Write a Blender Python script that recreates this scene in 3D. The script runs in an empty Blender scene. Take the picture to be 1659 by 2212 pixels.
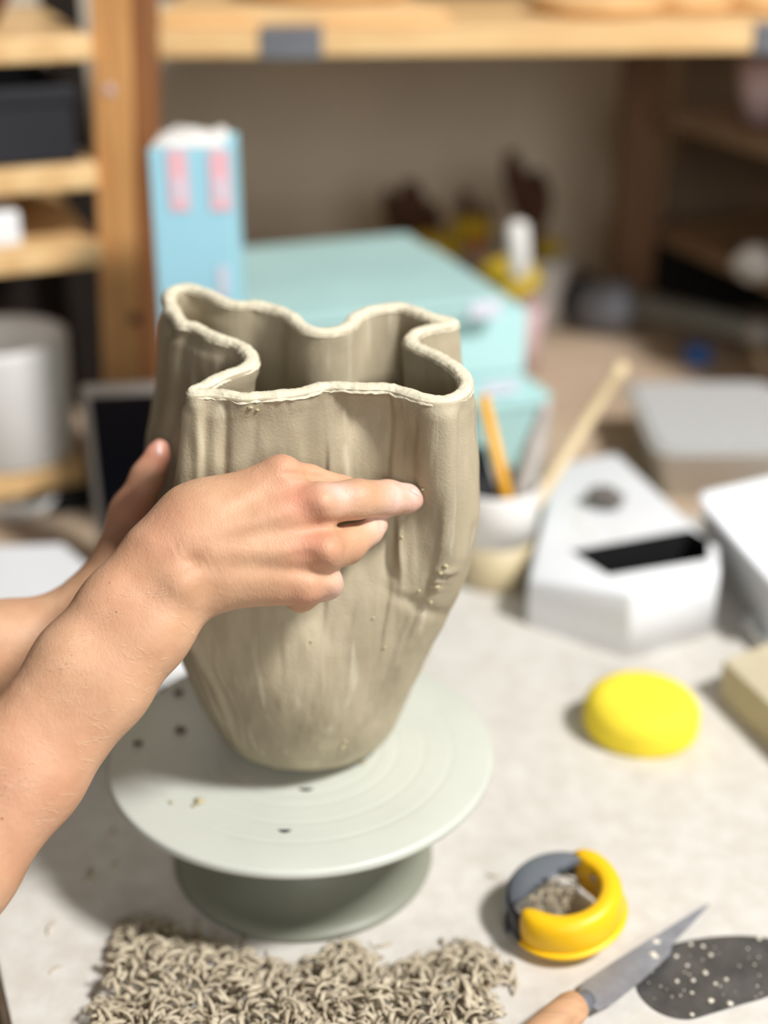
import bpy, bmesh, math, random
import numpy as np
from mathutils import Vector, Matrix, noise
from mathutils.bvhtree import BVHTree
random.seed(7); rng = np.random.default_rng(7)
sc = bpy.context.scene
COL = sc.collection
R = math.radians
# ------------------------------------------------------------------ camera (metres; work board top is z = 0)
F = 3067.0; W, H = 1659.0, 2212.0
PITCH = R(25.2); CZ = 0.617
CAM = Vector((0, 0, CZ))
FW = Vector((0, math.cos(PITCH), -math.sin(PITCH))); UP = Vector((0, math.sin(PITCH), math.cos(PITCH))); RT = Vector((1, 0, 0))
cd = bpy.data.cameras.new('camera'); cam = bpy.data.objects.new('camera', cd); COL.objects.link(cam)
cam.location = CAM; cam.rotation_euler = (math.pi/2 - PITCH, 0, 0)
cd.sensor_fit = 'VERTICAL'; cd.sensor_height = 36; cd.lens = F/H*36; cd.clip_start = 0.02
cd.dof.use_dof = True; cd.dof.focus_distance = 0.735; cd.dof.aperture_fstop = 2.4
sc.camera = cam
# ------------------------------------------------------------------ world and lights
w = bpy.data.worlds.new('World'); sc.world = w; w.use_nodes = True
bg = w.node_tree.nodes['Background']; bg.inputs[0].default_value = (1.0, 0.985, 0.965, 1); bg.inputs[1].default_value = 0.065
def area(name, loc, target, size, power, col):
    l = bpy.data.lights.new(name, 'AREA'); l.shape = 'RECTANGLE'; l.size = size[0]; l.size_y = size[1]; l.energy = power; l.color = col
    o = bpy.data.objects.new(name, l); COL.objects.link(o); o.location = loc
    o.rotation_euler = (Vector(target)-Vector(loc)).to_track_quat('-Z', 'Y').to_euler(); return o
area('window_light', (1.62, -0.30, 2.62), (0.0, 0.85, 0.1), (0.44, 0.44), 146, (1, 0.99, 0.975))
area('rear_fill', (0.6, -1.9, 1.15), (0.0, 1.8, 0.2), (1.6, 0.9), 32, (1, 0.985, 0.96))  # unseen fill lamp added to brighten the back wall and front faces
sc.view_settings.view_transform = 'Standard'; sc.view_settings.look = 'None'; sc.view_settings.gamma = 1
sc.view_settings.exposure = 0.0; sc.view_settings.use_curve_mapping = False

# ------------------------------------------------------------------ measuring helpers (sight line through a photo point, stopped at a real distance)
def ray(u, v): return FW + RT*((u-W/2)/F) - UP*((v-H/2)/F)
def P(u, v, d): return CAM + ray(u, v)*d                       # by depth
def T(u, v, z=0.0):                                            # on the level z
    r = ray(u, v); return CAM + r*((z-CZ)/r.z)
def Y(u, v, y):                                                # on the upright plane y
    r = ray(u, v); return CAM + r*(y/r.y)
def proj(p):
    q = Vector(p)-CAM; d = q.dot(FW); return W/2+F*q.x/d, H/2-F*q.dot(UP)/d, d

# ------------------------------------------------------------------ materials
def srgb(r, g, b):
    f = lambda c: (c/255/12.92) if c/255 <= 0.04045 else ((c/255+0.055)/1.055)**2.4
    return (f(r), f(g), f(b), 1)
def mat(name, col, rough=0.6, var=0.0, vscale=20, bump=0.0, bscale=200, stretch=(1, 1, 1), metal=0, sss=0, trans=0, col2=None, spec=0.5, ior=1.45, alpha=1):
    m = bpy.data.materials.new(name); m.use_nodes = True; nt = m.node_tree; b = nt.nodes['Principled BSDF']
    b.inputs['Roughness'].default_value = rough; b.inputs['Metallic'].default_value = metal; b.inputs['Specular IOR Level'].default_value = spec
    b.inputs['Base Color'].default_value = srgb(*col); b.inputs['IOR'].default_value = ior
    b.inputs['Transmission Weight'].default_value = trans; b.inputs['Alpha'].default_value = alpha
    if sss:
        b.inputs['Subsurface Weight'].default_value = sss; b.inputs['Subsurface Radius'].default_value = (1.0, 0.35, 0.18); b.inputs['Subsurface Scale'].default_value = 0.006
    tc = nt.nodes.new('ShaderNodeTexCoord'); mp = nt.nodes.new('ShaderNodeMapping'); mp.inputs['Scale'].default_value = stretch
    nt.links.new(tc.outputs['Object'], mp.inputs['Vector'])
    if var > 0 or col2:
        n = nt.nodes.new('ShaderNodeTexNoise'); n.inputs['Scale'].default_value = vscale; n.inputs['Detail'].default_value = 5; n.inputs['Roughness'].default_value = 0.6
        nt.links.new(mp.outputs[0], n.inputs['Vector'])
        cr = nt.nodes.new('ShaderNodeValToRGB'); cr.color_ramp.elements[0].position = 0.35; cr.color_ramp.elements[1].position = 0.65
        c2 = col2 or tuple(max(0, c*(1-var)) for c in col)
        cr.color_ramp.elements[0].color = srgb(*c2); cr.color_ramp.elements[1].color = srgb(*col)
        nt.links.new(n.outputs['Fac'], cr.inputs[0]); nt.links.new(cr.outputs[0], b.inputs['Base Color'])
    if bump > 0:
        n = nt.nodes.new('ShaderNodeTexNoise'); n.inputs['Scale'].default_value = bscale; n.inputs['Detail'].default_value = 4
        nt.links.new(mp.outputs[0], n.inputs['Vector'])
        bp = nt.nodes.new('ShaderNodeBump'); bp.inputs['Strength'].default_value = 1; bp.inputs['Distance'].default_value = bump
        nt.links.new(n.outputs['Fac'], bp.inputs['Height']); nt.links.new(bp.outputs[0], b.inputs['Normal'])
    return m
M = {}
M['wood'] = mat('pine', (236, 200, 146), 0.5, vscale=9, stretch=(0.6, 12, 12), col2=(216, 172, 116), bump=0.0004, bscale=40)
M['postwood'] = mat('pine_upright', (214, 160, 100), 0.5, vscale=10, stretch=(10, 10, 0.7), col2=(192, 136, 80), bump=0.0004, bscale=40)
M['sideshade_mole'] = mat('post_shade_mole', (158, 104, 62), 0.5, vscale=10, stretch=(10, 10, 0.7), col2=(132, 84, 48))  # shade of the post's side face put into the colour; also colours moles
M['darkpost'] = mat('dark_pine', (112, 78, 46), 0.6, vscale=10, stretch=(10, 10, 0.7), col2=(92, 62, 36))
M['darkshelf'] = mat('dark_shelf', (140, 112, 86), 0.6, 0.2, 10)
M['table'] = mat('table_wood', (206, 184, 160), 0.55, vscale=6, stretch=(1, 9, 1), col2=(186, 162, 138), bump=0.0002, bscale=60)
M['board'] = mat('work_board', (212, 208, 201), 0.7, vscale=60, col2=(200, 194, 185), bump=0.0004, bscale=500)
M['wall'] = mat('wall_paint', (228, 216, 196), 0.9, 0.06, 3)
M['floor'] = mat('floor', (92, 92, 92), 0.6, 0.1, 5)
M['mint'] = mat('mint_card', (178, 214, 212), 0.6, 0.04, 8)
M['mintlite'] = mat('mint_plastic', (186, 228, 228), 0.5, 0.03, 8)
M['blue'] = mat('blue_card', (166, 219, 236), 0.55, 0.03, 8)
M['pink'] = mat('pink_label', (240, 178, 188), 0.6, vscale=25, col2=(242, 200, 208))
M['white'] = mat('white_plastic', (238, 240, 243), 0.35, 0.02, 10)
M['ceramic'] = mat('white_ceramic', (236, 234, 230), 0.4, 0.03, 10)
M['paperlabel'] = mat('paper_label', (218, 218, 230), 0.6)
M['black'] = mat('black_plastic', (36, 36, 42), 0.45, 0.2, 12)
M['rackshade'] = mat('rack_shade', (34, 25, 18), 0.9, 0.2, 12)  # near-black that paints the shade inside the left rack
M['void'] = mat('black_matt', (8, 8, 9), 0.9)
M['screen'] = mat('tablet_glass', (8, 9, 14), 0.15, spec=0.3)
M['metal'] = mat('grey_bracket', (112, 114, 120), 0.5, 0.1, 30)
M['steel'] = mat('steel', (170, 173, 184), 0.45, 0.12, 60, metal=0.6)
M['darksteel'] = mat('dark_steel', (112, 110, 108), 0.5, vscale=40, col2=(84, 82, 80), metal=0.6)
M['yellow'] = mat('yellow_rubber', (246, 194, 20), 0.4, 0.03, 20)
M['sponge'] = mat('yellow_sponge', (250, 226, 60), 0.85, 0.04, 60, bump=0.0006, bscale=700)
M['sponge_old'] = mat('old_sponge', (206, 176, 40), 0.85, 0.1, 60, bump=0.0006, bscale=400)
M['greyplastic'] = mat('grey_plastic', (112, 118, 126), 0.45, 0.05, 30)
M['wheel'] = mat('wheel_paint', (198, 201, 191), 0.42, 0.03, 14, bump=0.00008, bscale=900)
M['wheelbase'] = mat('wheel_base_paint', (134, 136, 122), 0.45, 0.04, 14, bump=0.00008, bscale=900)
M['clayblock'] = mat('beige_clay', (208, 196, 166), 0.8, 0.08, 20, bump=0.0004, bscale=150)
M['greyclay'] = mat('grey_clay', (118, 112, 106), 0.9, 0.2, 60, bump=0.001, bscale=100)
M['shaving'] = mat('dry_clay_shaving', (208, 196, 172), 0.9, vscale=90, col2=(172, 158, 134), bump=0.0003, bscale=900)
M['crumb'] = mat('clay_crumb', (196, 184, 146), 0.85, 0.15, 200, bump=0.0003, bscale=900)
M['darkcrumb'] = mat('wet_clay_crumb', (92, 76, 58), 0.85, 0.15, 200)
M['dowel'] = mat('pale_dowel', (226, 204, 164), 0.55, 0.08, 30, stretch=(8, 8, 1))
M['handle'] = mat('knife_handle', (204, 158, 120), 0.5, 0.12, 30, stretch=(1, 6, 6))
M['pencil'] = mat('pencil_yellow', (246, 180, 44), 0.4)
M['brushwood'] = mat('brush_brown', (104, 62, 40), 0.6, 0.25, 20)
M['bristle'] = mat('bristle_brown', (88, 56, 38), 0.8, 0.3, 80, stretch=(6, 6, 1))
M['orange'] = mat('orange_lacquer', (190, 100, 20), 0.5)
M['greybeige'] = mat('grey_tool', (176, 168, 160), 0.5, 0.08, 30)
M['pinkcup'] = mat('pink_cup', (206, 178, 178), 0.5, 0.05, 10)
M['bluecap'] = mat('blue_cap', (52, 98, 168), 0.4)
M['toolgrey'] = mat('tool_grey', (124, 126, 120), 0.5, 0.1, 20)
M['frame'] = mat('tablet_frame', (120, 112, 104), 0.4, metal=0.2)
M['speck'] = mat('white_clay_speck', (222, 216, 200), 0.9)
M['clear'] = mat('cloudy_plastic', (226, 226, 222), 0.35, trans=0.4, ior=1.2)
M['film'] = mat('cloudy_film', (216, 216, 214), 0.3, trans=0.25, ior=1.2, bump=0.002, bscale=30)
M['cream'] = mat('cream_glaze', (206, 190, 154), 0.5, 0.05, 20)
M['nail'] = mat('fingernail', (232, 190, 180), 0.3, sss=0.3)
M['hair'] = mat('blond_hair', (255, 240, 212), 0.35)
M['shirt'] = mat('grey_shirt', (92, 96, 104), 0.9, 0.1, 30, bump=0.0005, bscale=400)

# clay of the vase
def clay(name, c1, c2, streak=0.00028, dry=(232, 226, 204)):
    m = bpy.data.materials.new(name); m.use_nodes = True; nt = m.node_tree; b = nt.nodes['Principled BSDF']; L = nt.links.new
    b.inputs['Roughness'].default_value = 0.62; b.inputs['Specular IOR Level'].default_value = 0.35
    tc = nt.nodes.new('ShaderNodeTexCoord')
    def nz(scale, st, det=5):
        mp = nt.nodes.new('ShaderNodeMapping'); mp.inputs['Scale'].default_value = st; L(tc.outputs['Object'], mp.inputs['Vector'])
        n = nt.nodes.new('ShaderNodeTexNoise'); n.inputs['Scale'].default_value = scale; n.inputs['Detail'].default_value = det; L(mp.outputs[0], n.inputs['Vector']); return n
    n1 = nz(26, (1, 1, 0.45)); n2 = nz(120, (1, 1, 0.12)); n3 = nz(700, (1, 1, 1)); n4 = nz(260, (1, 1, 0.07), 2)
    cr = nt.nodes.new('ShaderNodeValToRGB'); cr.color_ramp.elements[0].position = 0.36; cr.color_ramp.elements[1].position = 0.62
    cr.color_ramp.elements[0].color = srgb(*c2); cr.color_ramp.elements[1].color = srgb(*c1); L(n1.outputs['Fac'], cr.inputs[0])
    mx = nt.nodes.new('ShaderNodeMix'); mx.data_type = 'RGBA'; mx.blend_type = 'MIX'
    cr2 = nt.nodes.new('ShaderNodeValToRGB'); cr2.color_ramp.elements[0].position = 0.60; cr2.color_ramp.elements[1].position = 1.0
    L(n2.outputs['Fac'], cr2.inputs[0]); L(cr2.outputs[0], mx.inputs['Factor']); L(cr.outputs[0], mx.inputs['A']); mx.inputs['B'].default_value = srgb(*dry); L(mx.outputs['Result'], b.inputs['Base Color'])
    ad = nt.nodes.new('ShaderNodeMath'); ad.operation = 'MULTIPLY_ADD'; L(n4.outputs['Fac'], ad.inputs[0]); ad.inputs[1].default_value = 0.7; L(n3.outputs['Fac'], ad.inputs[2])
    ad2 = nt.nodes.new('ShaderNodeMath'); ad2.operation = 'MULTIPLY_ADD'; L(n1.outputs['Fac'], ad2.inputs[0]); ad2.inputs[1].default_value = 2.0; L(ad.outputs[0], ad2.inputs[2])
    bp = nt.nodes.new('ShaderNodeBump'); bp.inputs['Distance'].default_value = streak; L(ad2.outputs[0], bp.inputs['Height']); L(bp.outputs[0], b.inputs['Normal'])
    return m
M['clay'] = clay('leather_hard_clay', (185, 173, 146), (157, 145, 121))
M['rim'] = mat('cut_clay_rim', (222, 213, 187), 0.8, 0.08, 120, bump=0.0008, bscale=350)

def skin_mat():
    m = bpy.data.materials.new('skin'); m.use_nodes = True; nt = m.node_tree; b = nt.nodes['Principled BSDF']; L = nt.links.new
    b.inputs['Roughness'].default_value = 0.54; b.inputs['Specular IOR Level'].default_value = 0.35
    b.inputs['Subsurface Weight'].default_value = 0.3; b.inputs['Subsurface Radius'].default_value = (1, 0.36, 0.2); b.inputs['Subsurface Scale'].default_value = 0.0035
    tc = nt.nodes.new('ShaderNodeTexCoord')
    n = nt.nodes.new('ShaderNodeTexNoise'); n.inputs['Scale'].default_value = 45; n.inputs['Detail'].default_value = 5; L(tc.outputs['Object'], n.inputs['Vector'])
    cr = nt.nodes.new('ShaderNodeValToRGB'); cr.color_ramp.elements[0].position = 0.3; cr.color_ramp.elements[1].position = 0.7
    cr.color_ramp.elements[0].color = srgb(192, 147, 114); cr.color_ramp.elements[1].color = srgb(208, 166, 133); L(n.outputs['Fac'], cr.inputs[0])
    at = nt.nodes.new('ShaderNodeAttribute'); at.attribute_name = 'flush'
    mx = nt.nodes.new('ShaderNodeMix'); mx.data_type = 'RGBA'; L(at.outputs['Fac'], mx.inputs['Factor']); L(cr.outputs[0], mx.inputs['A']); mx.inputs['B'].default_value = srgb(202, 130, 108)
    at2 = nt.nodes.new('ShaderNodeAttribute'); at2.attribute_name = 'dust'
    n5 = nt.nodes.new('ShaderNodeTexNoise'); n5.inputs['Scale'].default_value = 160; L(tc.outputs['Object'], n5.inputs['Vector'])
    mu = nt.nodes.new('ShaderNodeMath'); mu.operation = 'MULTIPLY'; L(at2.outputs['Fac'], mu.inputs[0]); L(n5.outputs['Fac'], mu.inputs[1])
    mx2 = nt.nodes.new('ShaderNodeMix'); mx2.data_type = 'RGBA'; L(mu.outputs[0], mx2.inputs['Factor']); L(mx.outputs['Result'], mx2.inputs['A']); mx2.inputs['B'].default_value = srgb(238, 206, 204)
    L(mx2.outputs['Result'], b.inputs['Base Color'])
    mp = nt.nodes.new('ShaderNodeMapping'); mp.inputs['Rotation'].default_value = (0, 0.9, 0.3); mp.inputs['Scale'].default_value = (1, 1, 0.35); L(tc.outputs['Object'], mp.inputs['Vector'])
    vo = nt.nodes.new('ShaderNodeTexVoronoi'); vo.inputs['Scale'].default_value = 900; L(mp.outputs[0], vo.inputs['Vector'])
    n2 = nt.nodes.new('ShaderNodeTexNoise'); n2.inputs['Scale'].default_value = 160; n2.inputs['Detail'].default_value = 6; L(tc.outputs['Object'], n2.inputs['Vector'])
    ad = nt.nodes.new('ShaderNodeMath'); ad.operation = 'MULTIPLY_ADD'; L(n2.outputs['Fac'], ad.inputs[0]); ad.inputs[1].default_value = 3.0; L(vo.outputs['Distance'], ad.inputs[2])
    bp = nt.nodes.new('ShaderNodeBump'); bp.inputs['Distance'].default_value = 0.00013; L(ad.outputs[0], bp.inputs['Height']); L(bp.outputs[0], b.inputs['Normal'])
    return m
M['skin'] = skin_mat()
M_wallshade = mat('wall_shade_brown', (140, 120, 98), 0.8, 0.15, 8)  # brown that paints the dim wall at the far right

# ------------------------------------------------------------------ mesh helpers
def props(o, label=None, cat=None, group=None, kind=None):
    if label: o['label'] = label
    if cat: o['category'] = cat
    if group: o['group'] = group
    if kind: o['kind'] = kind
    return o
def mk(name, V, Fc, m, parent=None, smooth=True, origin=None):
    V = np.array(V, dtype=float).reshape(-1, 3)
    if origin is None: origin = ((V[:, 0].min()+V[:, 0].max())/2, (V[:, 1].min()+V[:, 1].max())/2, V[:, 2].min())
    me = bpy.data.meshes.new(name); me.from_pydata([tuple(v) for v in (V-np.array(origin))], [], [tuple(f) for f in Fc])
    me.materials.append(m if not isinstance(m, str) else M[m])
    me.polygons.foreach_set('use_smooth', [smooth]*len(me.polygons)); me.update()
    o = bpy.data.objects.new(name, me); COL.objects.link(o); o.location = origin
    if parent:
        o.parent = parent; o.matrix_parent_inverse = Matrix.Translation(parent.location).inverted()   # locations are world positions throughout
    return o
def thing(name, loc, label, cat, group=None):
    o = bpy.data.objects.new(name, None); o.empty_display_size = 0.02; COL.objects.link(o); o.location = loc
    return props(o, label, cat, group)
class MB:
    def __init__(s): s.V = []; s.F = []
    def add(s, V, Fc): n = len(s.V); s.V += [Vector(v) for v in V]; s.F += [tuple(i+n for i in f) for f in Fc]; return s
    def build(s, name, m, parent=None, smooth=True): return mk(name, s.V, s.F, m, parent, smooth)
def bm_out(bm):
    bm.verts.ensure_lookup_table(); V = [v.co.copy() for v in bm.verts]; Fc = [[v.index for v in f.verts] for f in bm.faces]; bm.free(); return V, Fc
def boxg(size, bevel=0.0, seg=2):
    bm = bmesh.new(); bmesh.ops.create_cube(bm, size=1)
    for v in bm.verts: v.co = Vector((v.co.x*size[0], v.co.y*size[1], v.co.z*size[2]))
    if bevel: bmesh.ops.bevel(bm, geom=bm.edges[:], offset=bevel, segments=seg, profile=0.6, affect='EDGES')
    bm.verts.index_update(); return bm_out(bm)
def xf(V, mtx): return [mtx @ v for v in V]
def box(c, size, yaw=0, bevel=0.002, rot=None, seg=2):
    V, Fc = boxg(size, bevel, seg); mt = Matrix.Translation(c) @ (rot if rot else Matrix.Rotation(yaw, 4, 'Z')); return xf(V, mt), Fc
def prism(poly_b, poly_t, bevel=0.002):                        # closed solid between two matching outlines
    bm = bmesh.new(); n = len(poly_b)
    a = [bm.verts.new(p) for p in poly_b]; b = [bm.verts.new(p) for p in poly_t]
    bm.faces.new(a[::-1]); bm.faces.new(b)
    for i in range(n): bm.faces.new((a[i], a[(i+1) % n], b[(i+1) % n], b[i]))
    bmesh.ops.recalc_face_normals(bm, faces=bm.faces[:])
    if bevel: bmesh.ops.bevel(bm, geom=bm.edges[:], offset=bevel, segments=2, profile=0.6, affect='EDGES')
    bm.verts.index_update(); return bm_out(bm)
def bar(p0, p1, wx, wy, bevel=0.002):
    hx, hy = wx/2, wy/2; o = [Vector((-hx, -hy, 0)), Vector((hx, -hy, 0)), Vector((hx, hy, 0)), Vector((-hx, hy, 0))]
    return prism([p0+q for q in o], [p1+q for q in o], bevel)
def lathe(prof, c=(0, 0, 0), n=64, rot=None, closed=True):     # prof: (r, z)
    V = []; Fc = []
    for (r, z) in prof:
        for k in range(n): a = 2*math.pi*k/n; V.append(Vector((r*math.cos(a), r*math.sin(a), z)))
    m = len(prof)
    for i in range(m-1):
        for k in range(n): k2 = (k+1) % n; Fc.append((i*n+k, i*n+k2, (i+1)*n+k2, (i+1)*n+k))
    if prof[0][0] > 1e-6: Fc.append(tuple(range(n-1, -1, -1)))
    if prof[-1][0] > 1e-6: Fc.append(tuple((m-1)*n+k for k in range(n)))
    mt = Matrix.Translation(c) @ (rot if rot else Matrix())
    return xf(V, mt), Fc
def tube(pts, rad, n=10):                                      # swept round section with end caps
    pts = [Vector(p) for p in pts]; V = []; Fc = []; m = len(pts); ref = None
    rad = rad if hasattr(rad, '__len__') else [rad]*m
    for i, p in enumerate(pts):
        t = (pts[min(i+1, m-1)]-pts[max(i-1, 0)]).normalized()
        if ref is None: ref = t.orthogonal().normalized()
        ref = (ref - t*ref.dot(t)).normalized(); b = t.cross(ref)
        for k in range(n): a = 2*math.pi*k/n; V.append(p+(ref*math.cos(a)+b*math.sin(a))*rad[i])
    for i in range(m-1):
        for k in range(n): k2 = (k+1) % n; Fc.append((i*n+k, i*n+k2, (i+1)*n+k2, (i+1)*n+k))
    Fc.append(tuple(range(n-1, -1, -1))); Fc.append(tuple((m-1)*n+k for k in range(n)))
    return V, Fc
def blob(c, r, sub=2, amp=0.25, fs=1.0, seed=0):
    bm = bmesh.new(); bmesh.ops.create_icosphere(bm, subdivisions=sub, radius=1)
    for v in bm.verts:
        k = 1+amp*noise.noise(v.co*1.6*fs+Vector((seed*3.1, seed*1.7, 0)))
        v.co = Vector((v.co.x*r[0]*k, v.co.y*r[1]*k, v.co.z*r[2]*k))+Vector(c)
    bm.verts.index_update(); return bm_out(bm)

# =================================================================== SETTING
YAW = R(20)
def yawv(x, y, a=YAW): return Vector((x*math.cos(a)-y*math.sin(a), x*math.sin(a)+y*math.cos(a), 0))
V, Fc = box((0, 1.5, -0.785), (8, 7, 0.05), bevel=0); props(mk('floor', V, Fc, 'floor', smooth=False), kind='structure')
wa = R(5)
V, Fc = box(Vector((0.2, 2.32, 0.6)), (6, 0.06, 2.8), wa, 0); props(mk('wall_back', V, Fc, 'wall', smooth=False), kind='structure')
V, Fc = box(Vector((0.2, 2.28, 0.045)), (4.2, 0.02, 0.11), wa, 0.003); props(mk('trim_1', V, Fc, 'wall', smooth=False), kind='structure')
# table and the pale board lying on it
bl = T(0, 2100, 0)                                             # a point on the board's left edge
ex, ey = yawv(1, 0, R(22)), yawv(0, 1, R(22))
def quad(o, x0, x1, y0, y1, z): return [Vector((*(o+ex*a+ey*b).xy, z)) for a, b in ((x0, y0), (x1, y0), (x1, y1), (x0, y1))]
cup_ = T(1067, 1250, 0); BD = (Vector((cup_.x, cup_.y, 0))-Vector((bl.x, bl.y, 0))).dot(ey)+0.047
tb = thing('table', Vector((*(bl+ex*0.9).xy, -0.76)), 'light wooden work table under the pale board and all the tools', 'table')
wy_ = lambda x: 2.255+x*math.tan(R(5))-0.02
fl0, fr0 = bl-ex*0.004-ey*0.35, bl+ex*1.9-ey*0.35
lb_ = fl0+ey*((wy_(fl0.x-0.5)-fl0.y)/ey.y); rb_ = Vector((1.55, wy_(1.55), 0)); rf_ = Vector((fr0.x, fr0.y, 0))
outl = [fl0, rf_, rb_, lb_]
V, Fc = prism([Vector((p.x, p.y, -0.052)) for p in outl], [Vector((p.x, p.y, -0.0121)) for p in outl], 0.002); mk('tabletop', V, Fc, 'table', tb, False)
for q in (fl0+ex*0.08+ey*0.08, rf_-ex*0.08+ey*0.08, lb_+ex*0.12-ey*0.12, rb_+Vector((-0.1, -0.1, 0))):
    V, Fc = bar(Vector((q.x, q.y, -0.76)), Vector((q.x, q.y, -0.052)), 0.06, 0.06); mk('leg', V, Fc, 'table', tb, False)
V, Fc = prism(quad(bl, 0, 1.35, -0.3, BD, -0.012), quad(bl, 0, 1.35, -0.3, BD, 0.0), 0.0015)
props(mk('work_board', V, Fc, 'board', smooth=False), 'pale speckled grey work board covering the front of the table', 'board')
BZ = -0.0120                                                   # bare table level behind the board

# =================================================================== BANDING WHEEL
WC = T(650, 1612, 0.088); WC.z = 0
wh = thing('banding_wheel', WC, 'pale grey-green round banding wheel under the clay vase', 'turntable')
RP = 0.1245
prof = [(0, 0.0795), (0.03, 0.0795), (0.10, 0.0800), (RP-0.004, 0.0808), (RP-0.001, 0.0815), (RP, 0.083), (RP, 0.086), (RP-0.0012, 0.0876), (RP-0.003, 0.088)]
for rg in (0.098, 0.080, 0.063, 0.052):
    prof += [(rg+0.0028, 0.088), (rg+0.0012, 0.088), (rg+0.0004, 0.08778), (rg-0.0004, 0.08778), (rg-0.0012, 0.088), (rg-0.0028, 0.088)]
prof += [(0.0, 0.088)]
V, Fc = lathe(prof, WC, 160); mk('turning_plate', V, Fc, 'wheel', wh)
prof = [(0, 0.0), (0.083, 0.0), (0.0855, 0.0012), (0.0862, 0.003), (0.0855, 0.005), (0.082, 0.0068)]
for i in range(13):
    t = i/12; prof.append((0.080-0.052*t, 0.0075+0.067*(t**2.6)))
prof += [(0.026, 0.0795), (0, 0.0795)]
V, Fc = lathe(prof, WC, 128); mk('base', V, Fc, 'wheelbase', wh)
for (u, v, ln) in ((661, 1704, 0.0045), (615, 1793, 0.0038)):
    c = T(u, v, 0.088); pts = [c+Vector((ln*(k/6-0.5)*2, -0.0015*(1-(k/3-1)**2), 0.00012)) for k in range(7)]
    V, Fc = tube(pts, [0.0003, 0.0007, 0.0011, 0.0012, 0.0011, 0.0007, 0.0003], 8); mk('slot', V, Fc, 'void', wh)

# =================================================================== VASE
rimpx = [(250,632),(300,632),(350,630),(430,640),(510,652),(560,645),(650,640),(720,634),(820,612),(900,597),(980,600),(1060,605),(1160,605),(1240,620),(1330,650),(1400,664),(1470,660),(1520,636),(1543,595),(1535,555),(1500,515),(1440,475),(1370,438),(1308,412),(1276,388),(1310,345),(1400,322),(1490,302),(1430,285),(1400,282),(1330,252),(1240,225),(1150,230),(1070,245),(1020,272),(980,318),(900,343),(820,338),(760,308),(720,270),(650,235),(560,215),(470,213),(400,198),(320,157),(240,134),(170,142),(142,172),(152,222),(180,270),(208,306),(260,314),(330,352),(400,380),(470,402),(518,440),(533,478),(505,512),(440,535),(380,558),(310,595),(262,615)]
def rimpt(x, y):
    u, v = 300+x/2.183, 560+y/2.183; r = ray(u, v); a, b = 0.352-0.70*0.10, 0.10   # rim level z = a + b*y
    t = (a-CZ)/(r.z-b*r.y); return CAM+r*t
ctrl = [rimpt(*p) for p in rimpx]
def catmull(pts, n_per=8):
    out = []; m = len(pts)
    for i in range(m):
        p0, p1, p2, p3 = pts[i-1], pts[i], pts[(i+1) % m], pts[(i+2) % m]
        for k in range(n_per):
            t = k/n_per; out.append(0.5*((2*p1)+(p2-p0)*t+(2*p0-5*p1+4*p2-p3)*t*t+(3*p1-p0-3*p2+p3)*t**3))
    return out
dense = np.array([tuple(p) for p in catmull(ctrl)])
seg = np.linalg.norm(np.diff(np.vstack([dense, dense[:1]]), axis=0), axis=1); cum = np.concatenate([[0], np.cumsum(seg)])
NS = 560
def resample(A, s): Aw = np.vstack([A, A[:1]]); return np.stack([np.interp(s, cum, Aw[:, i]) for i in range(3)], 1)
ss = np.linspace(0, cum[-1], NS, endpoint=False); RC = resample(dense, ss)
def smooth_loop(A, n):
    for _ in range(n): A = 0.25*np.roll(A, 1, 0)+0.5*A+0.25*np.roll(A, -1, 0)
    return A
RC = smooth_loop(RC, 6)
base = T(650, 1580, 0.088); VX, VY = base.x, base.y
ang = np.unwrap(np.arctan2(RC[:, 1]-RC[:, 1].mean(), RC[:, 0]-RC[:, 0].mean()))
lin = ang[0]+2*math.pi*np.arange(NS)/NS*np.sign(ang[-1]-ang[0])
da = ang-lin
angs = smooth_loop(da, 1500)+lin                                # smooth, monotone angle for the round lower body
SL = [(640,355),(700,352),(800,342),(900,332),(1000,328),(1100,330),(1200,340),(1300,365),(1420,405),(1500,438),(1560,472),(1610,512),(1640,550),(1700,570)]
SR = [(690,990),(760,1000),(830,1010),(900,1012),(1000,1018),(1100,1020),(1160,1015),(1220,1000),(1270,975),(1330,942),(1400,915),(1450,893),(1500,875),(1550,853),(1600,815),(1630,775),(1700,750)]
fl = lambda v, S: np.interp(v, [a for a, b in S], [b for a, b in S])
ZB = 0.088
ts = np.concatenate([np.linspace(0, 0.08, 14, endpoint=False), np.linspace(0.08, 1, 186)])
cxr, cyr = RC[:, 0].mean(), RC[:, 1].mean()
G = np.zeros((len(ts), NS, 3))
def pj(A):
    q = A-np.array(tuple(CAM)); d = q@np.array(tuple(FW)); return W/2+F*q[:, 0]/d, H/2-F*(q@np.array(tuple(UP)))/d, d
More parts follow.
